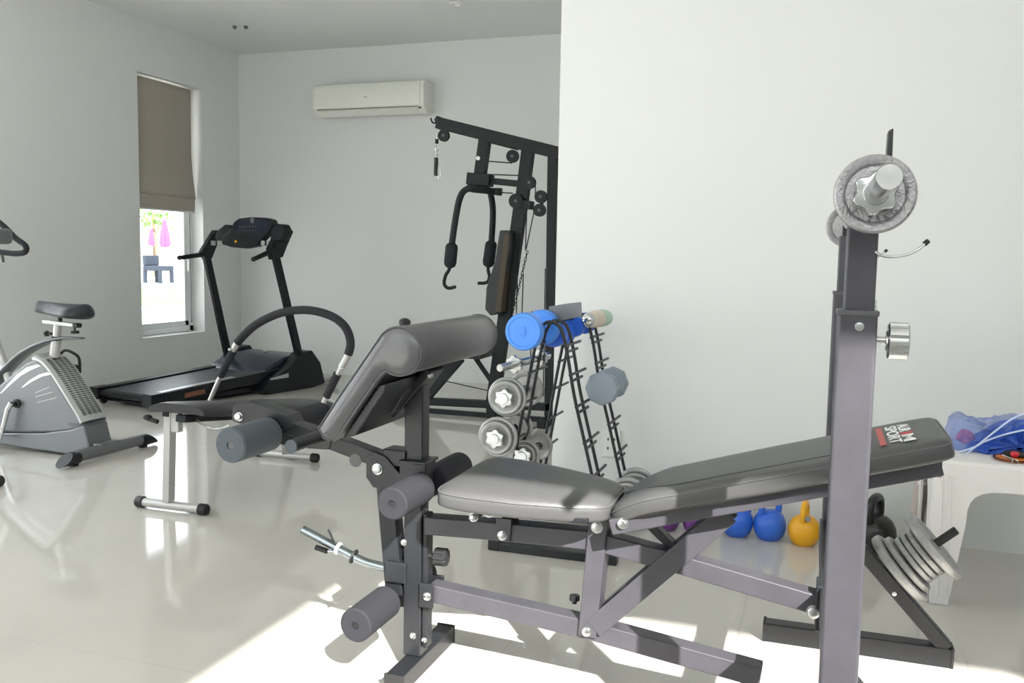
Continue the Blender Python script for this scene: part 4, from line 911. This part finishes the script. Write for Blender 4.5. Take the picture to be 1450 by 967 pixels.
w = MB(); w.tube([TL(.06, .61, .030), TL(.06, .05, .030)], .012, 10); build('rear_crossbar', w, 'tmblack', tm)
for v_ in (.585, .07):
    w = MB(); w.lathe([(0, -.012), (.026, -.012), (.028, 0), (.026, .012), (0, .012)], TL(.03, v_, .028), TV, 20); build('wheel', w, 'rubber', tm)
# motor hood
hp = [(1.02, .15), (1.12, .20), (1.28, .262), (1.42, .285), (1.56, .270), (1.64, .20), (1.66, .05), (1.05, .05)]
w = MB(); w.prism([TL(a_, .03, b_) for a_, b_ in hp], TV*.64); build('motor_hood', w, 'tmhood', tm, .02, seg=4)
w = MB(); w.lathe([(.0, .004), (.022, .004), (.024, 0)], TL(1.40, .36, .283), V((0, 0, 1)), 20); build('hood_badge', w, 'silver3', tm)
for v0_, v1_ in ((-.07, .05), (.64, .76)):
    w = MB(); w.prism([TL(a_, v0_, b_) for a_, b_ in ((.95, .03), (1.0, .10), (1.25, .20), (1.38, .30), (1.50, .31), (1.60, .20), (1.66, .02), (1.5, .0), (1.0, .0))], TV*(v1_-v0_)); build('side_boot', w, 'tmblack', tm, .012, seg=3)
build('boot_trim', tbox(1.02, 1.22, -.072, -.069, .115, .125, .115, .150), 'silver3', tm)
w = MB(); w.tube([TL(1.55, .0, .035), TL(1.82, .0, .035)], .022, 14); w.tube([TL(1.55, .66, .035), TL(1.82, .66, .035)], .022, 14); w.tube([TL(1.82, -.02, .035), TL(1.82, .68, .035)], .022, 14); build('front_foot', w, 'silver', tm)
w = MB(); w.lathe([(0, -.02), (.022, -.018), (.022, .018), (0, .02)], TL(1.83, -.035, .075), TV, 16); build('transport_wheel', w, 'rubber', tm)
# uprights
def tside(px, py, v_): return atp(px, py, TL(0, v_, 0), TV)
Rb, Rt = tside(426, 515, -.01), tside(390, 362, -.01); Lb, Lt = tside(323, 505, .70), tside(292, 362, .70)
for a_, b_ in ((Rb, Rt), (Lb, Lt)):
    w = MB(); w.bar(a_+(a_-b_)*.12, b_, .045, .062, up=TU); build('upright', w, 'tmblack', tm, .01)
# upper gussets rising to the console
for v_, pts in ((-.01, ((383, 368), (379, 352), (386, 338), (398, 320), (407, 322), (413, 328), (404, 348), (398, 364))), (.70, ((289, 368), (283, 357), (292, 342), (302, 326), (309, 326), (314, 331), (304, 350), (298, 366)))):
    P_ = [tside(a_, b_, v_) for a_, b_ in pts]; w = MB(); w.prism([p_-TV*.025 for p_ in P_], TV*.05); build('upright_head', w, 'tmblack', tm, .008)
for v_, A_, B_ in ((.70, (290, 360), (254, 365)), (-.01, (386, 355), (359, 367))):
    a_, b_ = tside(*A_, v_), tside(*B_, v_); w = MB(); w.tube([a_, a_.lerp(b_, .5), b_], [.020, .019, .018], 16); hd = build('handrail', w, 'tmblack', tm)
    w = MB(); w.ell(b_, .019, .019, .019); build('handrail_cap', w, 'rubber', hd)
# console, tilted slab across
Cn = (Rt+Lt)/2; uc = (Cn-T0).dot(TU)+.02
def tc_(px, py, du=0): return atp(px, py, TL(uc+du, 0, 0), TU)
w = MB(); w.bar(tc_(300, 344), tc_(398, 345), .04, .035); xb_ = build('console_bar', w, 'tmblack', tm, .006)
for x0_, x1_ in ((299, 305), (308, 317), (370, 375), (378, 385)):
    w = MB(); w.bar(tc_(x0_, 344, -.022), tc_(x1_, 344.3, -.022), .012, .038); build('pulse_sensor', w, 'silver3', xb_, .003)
O1 = ((318, 346), (318, 336), (330, 326), (335, 315), (342, 309.5), (360, 307.5), (380, 308.5), (388, 311), (391, 318), (384, 330), (372, 343), (368, 349), (352, 352), (332, 350.5))
vt = TU*.07; w = MB(); w.prism([tc_(a_, b_)-TU*.035 for a_, b_ in O1], vt); cs = build('console', w, 'tmblack', tm, .012, seg=3)
w = MB(); w.prism([tc_(a_, b_)-TU*.037 for a_, b_ in ((336, 322), (343, 312), (384, 312), (387, 319), (379, 330), (338, 330))], TU*.004); build('display', w, 'tmhood', cs)
w = MB()
for k in range(6): q_ = tc_(344+k*4.5, 321+(k % 2)*.3)-TU*.039; w.bar(q_, q_-TV*.018, .004, .008)
for k in range(7): q_ = tc_(342+k*4, 326)-TU*.039; w.bar(q_, q_-TV*.010, .004, .006)
build('button_print', w, 'greyp', cs)
w = MB(); w.lathe([(0, .002), (.022, .002), (.024, 0)], tc_(362, 312.5)-TU*.036, -TU, 20); build('console_badge', w, 'greyp', cs)
w = MB(); w.lathe([(0, .006), (.010, .006), (.012, 0)], tc_(339, 342)-TU*.036, -TU, 14); build('safety_key', w, 'yellow', cs, label='small yellow safety key')
for pts in (((308, 336), (312, 326), (322, 318), (329, 319), (332, 326), (328, 338), (312, 342)), ((386, 338), (388, 322), (397, 317), (404, 318), (408, 326), (402, 340), (390, 343))):
    w = MB(); w.prism([tc_(a_, b_, .01)-TU*.03 for a_, b_ in pts], TU*.08); build('cup_holder', w, 'tmblack', tm, .010, seg=3)
# ------------------------------------------------------------------ HOME GYM
GY = 5.75
gm_ = thing('home_gym', 'black multi gym station with pulleys and press arms by the back wall', 'multi gym', (-2.1, GY, 0))
def G(x, y, yy=GY): return Y(x, y, yy)
def gbar(name, a_, b_, wd, dp=.055, yy=GY, up=(0, 1, 0), bev=.004, m='gym'):
    w = MB(); w.bar(G(*a_, yy), G(*b_, yy), wd, dp, up=up); return build(name, w, m, gm_, bev)
px = lambda k: k*5.9/1270
gbar('top_beam', (620, 174), (800, 219), px(17), .064); gbar('front_post', (688, 190), (679, 256), px(17)); gbar('pivot_housing', (664, 253), (696, 256), px(17), .10); gbar('link_bar', (693, 256), (742, 261), px(9), .04)
gbar('main_upright', (749, 205), (739, 285), px(18)); gbar('main_upright', (739, 280), (697, 577), px(19)); gbar('rear_post', (783, 212), (778, 588), px(13)); gbar('base_beam', (560, 566), (800, 577), px(11), .06)
w = MB(); w.lathe([(0, 0), (.014, 0), (.014, .07), (0, .07)], G(622, 168)+V((0, -.035, 0)), (0, 1, 0), 16); build('beam_end', w, 'gym', gm_)
for y_ in (.0,):
    w = MB(); q_ = G(781, 600); w.box((q_.x-.03, GY-.25, 0), (q_.x+.03, GY+.25, .05)); build('rear_foot', w, 'gym', gm_, .004)
    q_ = G(575, 573); w = MB(); w.box((q_.x-.03, GY-.2, 0), (q_.x+.03, GY+.2, .05)); build('front_foot', w, 'gym', gm_, .004)
    q_ = G(778, 590); w = MB(); w.box((q_.x-.025, GY-.03, 0), (q_.x+.025, GY+.03, .3)); build('post_base', w, 'gym', gm_, .003)
    q_ = G(697, 570); w = MB(); w.box((q_.x-.035, GY-.03, 0), (q_.x+.035, GY+.03, .08)); build('post_base', w, 'gym', gm_, .003)
    q_ = G(600, 572); w = MB(); w.box((q_.x-.15, GY-.025, 0), (q_.x+.9, GY+.025, .03)); build('floor_beam', w, 'gym', gm_, .003)
gbar('seat_strut', (648, 503), (592, 568), px(26), .05); gbar('seat_brace', (672, 505), (696, 540), px(6), .03)
w = MB(); q_ = G(655, 500); w.box((q_.x-.18, GY-.16, q_.z-.02), (q_.x+.2, GY+.16, q_.z+.045)); build('seat_pad', w, 'abpad', gm_, .02, seg=3)
w = MB(); w.prism([G(a_, b_, GY-.13) for a_, b_ in ((707, 326), (722, 326), (723, 345), (704, 445), (694, 447), (686, 438), (688, 408), (700, 370))], (0, .26, 0)); build('back_pad', w, 'abpad', gm_, .012, seg=3)
w = MB(); w.prism([G(a_, b_, GY-.132) for a_, b_ in ((714, 332), (721, 332), (709, 442), (701, 442))], (0, .264, 0)); build('pad_board', w, 'ply', gm_, .002)
for i, (yy, pts, fo) in enumerate(((GY-.17, ((690, 269), (672, 267), (659, 269), (651, 281), (645, 310), (640, 345), (637, 378), (631, 390), (629, 402), (635, 408), (645, 406)), (5, 6)), (GY+.2, ((680, 266), (690, 268), (695, 276), (698, 300), (696, 342), (691, 377), (693, 392), (689, 400), (677, 401)), (4, 5)))):
    P_ = [G(a_, b_, yy) for a_, b_ in pts]; P_[0].y = GY; 
    thin = len(P_)-fo[1]
    w = MB(); w.tube(catmull(P_[:fo[0]+1], 4), .022, 12); ar = build('press_arm', w, 'gym', gm_)
    w = MB(); w.tube(P_[fo[0]:], .012, 10, smooth=4); build('arm_handle', w, 'gym', ar)
    w = MB(); a_, b_ = P_[fo[0]]+(P_[fo[0]]-P_[fo[1]])*.02, P_[fo[1]]; d_ = b_-a_; w.lathe([(.024, 0), (.038, .012), (.042, .03), (.042, d_.length-.03), (.036, d_.length-.008), (.02, d_.length+.005)], a_, d_, 20); build('foam_pad', w, 'foam', ar)
gbar('cam_arm', (668, 268), (708, 272), px(9), .07); w = MB(); w.lathe([(0, 0), (.024, 0), (.026, .05), (0, .05)], G(700, 271), (1, 0, -.08), 14); build('cam_grip', w, 'gym', gm_)
bolt(gm_, G(677, 269, GY-.05), (0, -1, 0), .012, .004); bolt(gm_, G(677, 224, GY-.035), (0, -1, 0), .012, .004)
for (x, y, r) in ((631, 193, 8.5), (728, 222, 9), (752, 259, 9), (733, 285, 10.5), (768, 279, 9), (766, 298, 9)):
    c_ = G(x, y); R_ = px(r); w = MB(); w.lathe([(0, -.014), (R_, -.014), (R_, -.008), (R_*.86, 0), (R_, .008), (R_, .014), (0, .014)], c_+V((0, -.03, 0)), (0, 1, 0), 24); pu = build('pulley', w, 'gym', gm_)
    w = MB(); w.lathe([(0, 0), (.010, 0), (.010, -.004), (0, -.004)], c_+V((0, -.044, 0)), (0, 1, 0), 10); build('pulley_axle', w, 'greyp', pu)
gbar('pulley_bracket', (768, 272), (766, 304), px(5), .02); gbar('upright_bracket', (728, 288), (754, 291), px(12), .08)
for a_, b_ in (((636, 185), (676, 196)), ((697, 203), (736, 213)), ((694, 229), (727, 231.5)), ((692, 247.5), (736, 249)), ((710, 273), (728, 274)), ((760, 258), (760, 280)), ((748, 293), (746, 355)), ((758, 300), (747, 353)), ((736, 348), (733, 447)), ((743, 388), (741, 444)), ((774, 380), (771, 560)), ((630, 538), (692, 552)), ((755, 440), (752, 560))):
    w = MB(); w.tube([G(*a_)+V((0, -.03, 0)), G(*b_)+V((0, -.03, 0))], .0042, 6); build('cable', w, 'gym', gm_)
def chain(parent, A_, B_, n_, r=.010, wire=.0026, m='gym', name='chain'):
    w = MB(); d_ = (B_-A_)/n_; t_ = d_.normalized()
    for k in range(n_):
        c_ = A_+d_*(k+.5); sd_ = V((0, 1, 0)) if k % 2 else t_.cross(V((0, 1, 0))).normalized()
        w.tube([c_+t_*d_.length*.62*math.cos(a_*PI/5)+sd_*r*.7*math.sin(a_*PI/5) for a_ in range(10)], wire, 5, closed=True)
    return build(name, w, m, parent)
chain(gm_, G(747, 355), G(724, 452), 20)
w = MB(); w.tube([G(a_, b_) for a_, b_ in ((610, 167), (612, 173), (617, 174), (616, 168))], .006, 8, smooth=3); build('beam_hook', w, 'gym', gm_)
w = MB(); w.lathe([(0, 0), (.012, .004), (.012, .035), (0, .04)], G(618.5, 204), (0, 0, 1), 12); build('cable_stop', w, 'gym', gm_)
chain(gm_, G(622, 183), G(619, 199), 2, .014, .003, 'zinc', 'carabiner'); chain(gm_, G(618.5, 207), G(619, 225), 3, .014, .003, 'zinc', 'carabiner')
w = MB(); w.bar(G(618, 223), G(617, 249), .022, .03, up=(0, 1, 0)); build('strap_grip', w, 'rubber', gm_, .004); chain(gm_, G(621, 236), G(622, 252), 1, .016, .003, 'zinc', 'carabiner')
# ------------------------------------------------------------------ outdoors
w = MB(); w.box((-70, -40, -.16), (XL-.2, 70, -.13)); w.box((XL-.2, -40, -.16), (40, YF-.18, -.13)); struct('ground', w, 'patio')
w = MB(); w.box((-21, 8, -.13), (-14.5, 28, -.11)); struct('lawn', w, 'lawn')
w = MB(); w.box((-16, -9.6, -.13), (7, -8.4, 4.6)); hg = build('added_light_blocker_2', w, 'wall', None, .02, 'added unseen pale block behind the camera that holds back sky light'); hg['kind'] = 'structure'  # unseen block added to cut sky light reaching the partition
def far(px_, py_, dist):
    d = ray(px_, py_); d = d/ math.hypot(d.x, d.y); return CO+d*dist
for px_, top_, bot_, wd, lab in ((233, 308, 350, 1.0, 'closed pink parasol outside the window, right hand and nearer one'), (214, 320, 348, .75, 'closed pink parasol outside the window, left hand smaller one')):
    D = 40 if wd == 1.0 else 47; t_ = far(px_, top_, D); b_ = far(px_, bot_, D); t = thing('closed_parasol', lab, 'parasol', (t_.x, t_.y, -.13), 'pink parasols outside')
    w = MB(); w.lathe([(.16*wd, b_.z), (.22*wd, b_.z+.15), (.17*wd, (b_.z+t_.z)/2), (.07*wd, t_.z-.1), (0, t_.z)], (t_.x, t_.y, 0), (0, 0, 1), 24, ring=star(8, .3)); build('canopy', w, 'pink', t)
    w = MB(); w.tube([(t_.x, t_.y, -.13), (t_.x, t_.y, t_.z)], .05, 8); build('pole', w, 'white', t)
q_ = far(225, 380, 38); lt = thing('garden_lounger', 'dark garden seat on the terrace outside the window below the parasols', 'garden seat', (q_.x, q_.y, -.13))
w = MB(); w.box((q_.x-.45, q_.y-.4, .35), (q_.x+.4, q_.y+.4, .55)); w.box((q_.x-.45, q_.y-.4, .55), (q_.x-.3, q_.y+.4, .95)); build('seat', w, 'furn', lt, .04)
w = MB()
for a_ in (-.38, .33):
    for c_ in (-.33, .33): w.box((q_.x+a_-.06, q_.y+c_-.06, -.13), (q_.x+a_+.06, q_.y+c_+.06, .36))
build('frame', w, 'furn', lt, .01)
q_ = far(216, 300, 48); tr = thing('garden_tree', 'small green tree outside the window behind the parasols', 'tree', (q_.x, q_.y, -.13))
w = MB(); w.tube([(q_.x, q_.y, -.13), (q_.x+.1, q_.y, 1.6), (q_.x, q_.y, 3.0)], [.14, .11, .07], 8); build('trunk', w, 'bark', tr)
w = MB(); rnd = random.Random(2)
for k in range(130):
    c_ = V((q_.x+rnd.gauss(0, .45), q_.y+rnd.gauss(0, .45), 2.75+rnd.gauss(0, .3))); s_ = .16; e = Euler((rnd.random()*6, rnd.random()*6, 0)).to_matrix()
    w.add([c_+e @ V(p_) for p_ in ((-s_, 0, 0), (0, -s_*.4, .02), (s_, 0, 0), (0, s_*.4, .02))], [(0, 1, 2, 3)])
build('foliage', w, 'leaf', tr)
# ------------------------------------------------------------------ light
sc = bpy.context.scene
wd = bpy.data.worlds.new('sky'); sc.world = wd; wd.use_nodes = True; bg_ = wd.node_tree.nodes['Background']; bg_.inputs[0].default_value = (.90, .96, 1, 1); bg_.inputs[1].default_value = 6
sd_ = V((-.89, 1.11, -1)).normalized()
sl_ = bpy.data.lights.new('sun', 'SUN'); sl_.energy = 25; sl_.angle = .012; sl_.color = (1, .97, .92); so_ = bpy.data.objects.new('sun', sl_); C.objects.link(so_); so_.location = (3, -4, 5); so_.rotation_euler = sd_.to_track_quat('-Z', 'Y').to_euler()
def portal(name, loc, rot, sx_, sy_):
    a_ = bpy.data.lights.new(name, 'AREA'); a_.shape = 'RECTANGLE'; a_.size = sx_; a_.size_y = sy_; a_.cycles.is_portal = True
    o = bpy.data.objects.new(name, a_); C.objects.link(o); o.location = loc; o.rotation_euler = rot
portal('front_portal', (-.02, YF-.30, ZL/2), (PI/2, 0, 0), 5.9, ZL)
portal('door_portal', (XL-.22, 2.30, 1.3), (0, -PI/2, 0), 2.6, 4.3)
portal('window_portal', (XL-.22, 6.34, 1.45), (0, -PI/2, 0), 2.1, .78)
for o in bpy.data.objects:
    if '_o' in o: del o['_o']
vs_ = sc.view_settings; vs_.view_transform = 'Standard'; vs_.look = 'None'; vs_.exposure = -.42; vs_.gamma = 1; vs_.use_curve_mapping = False
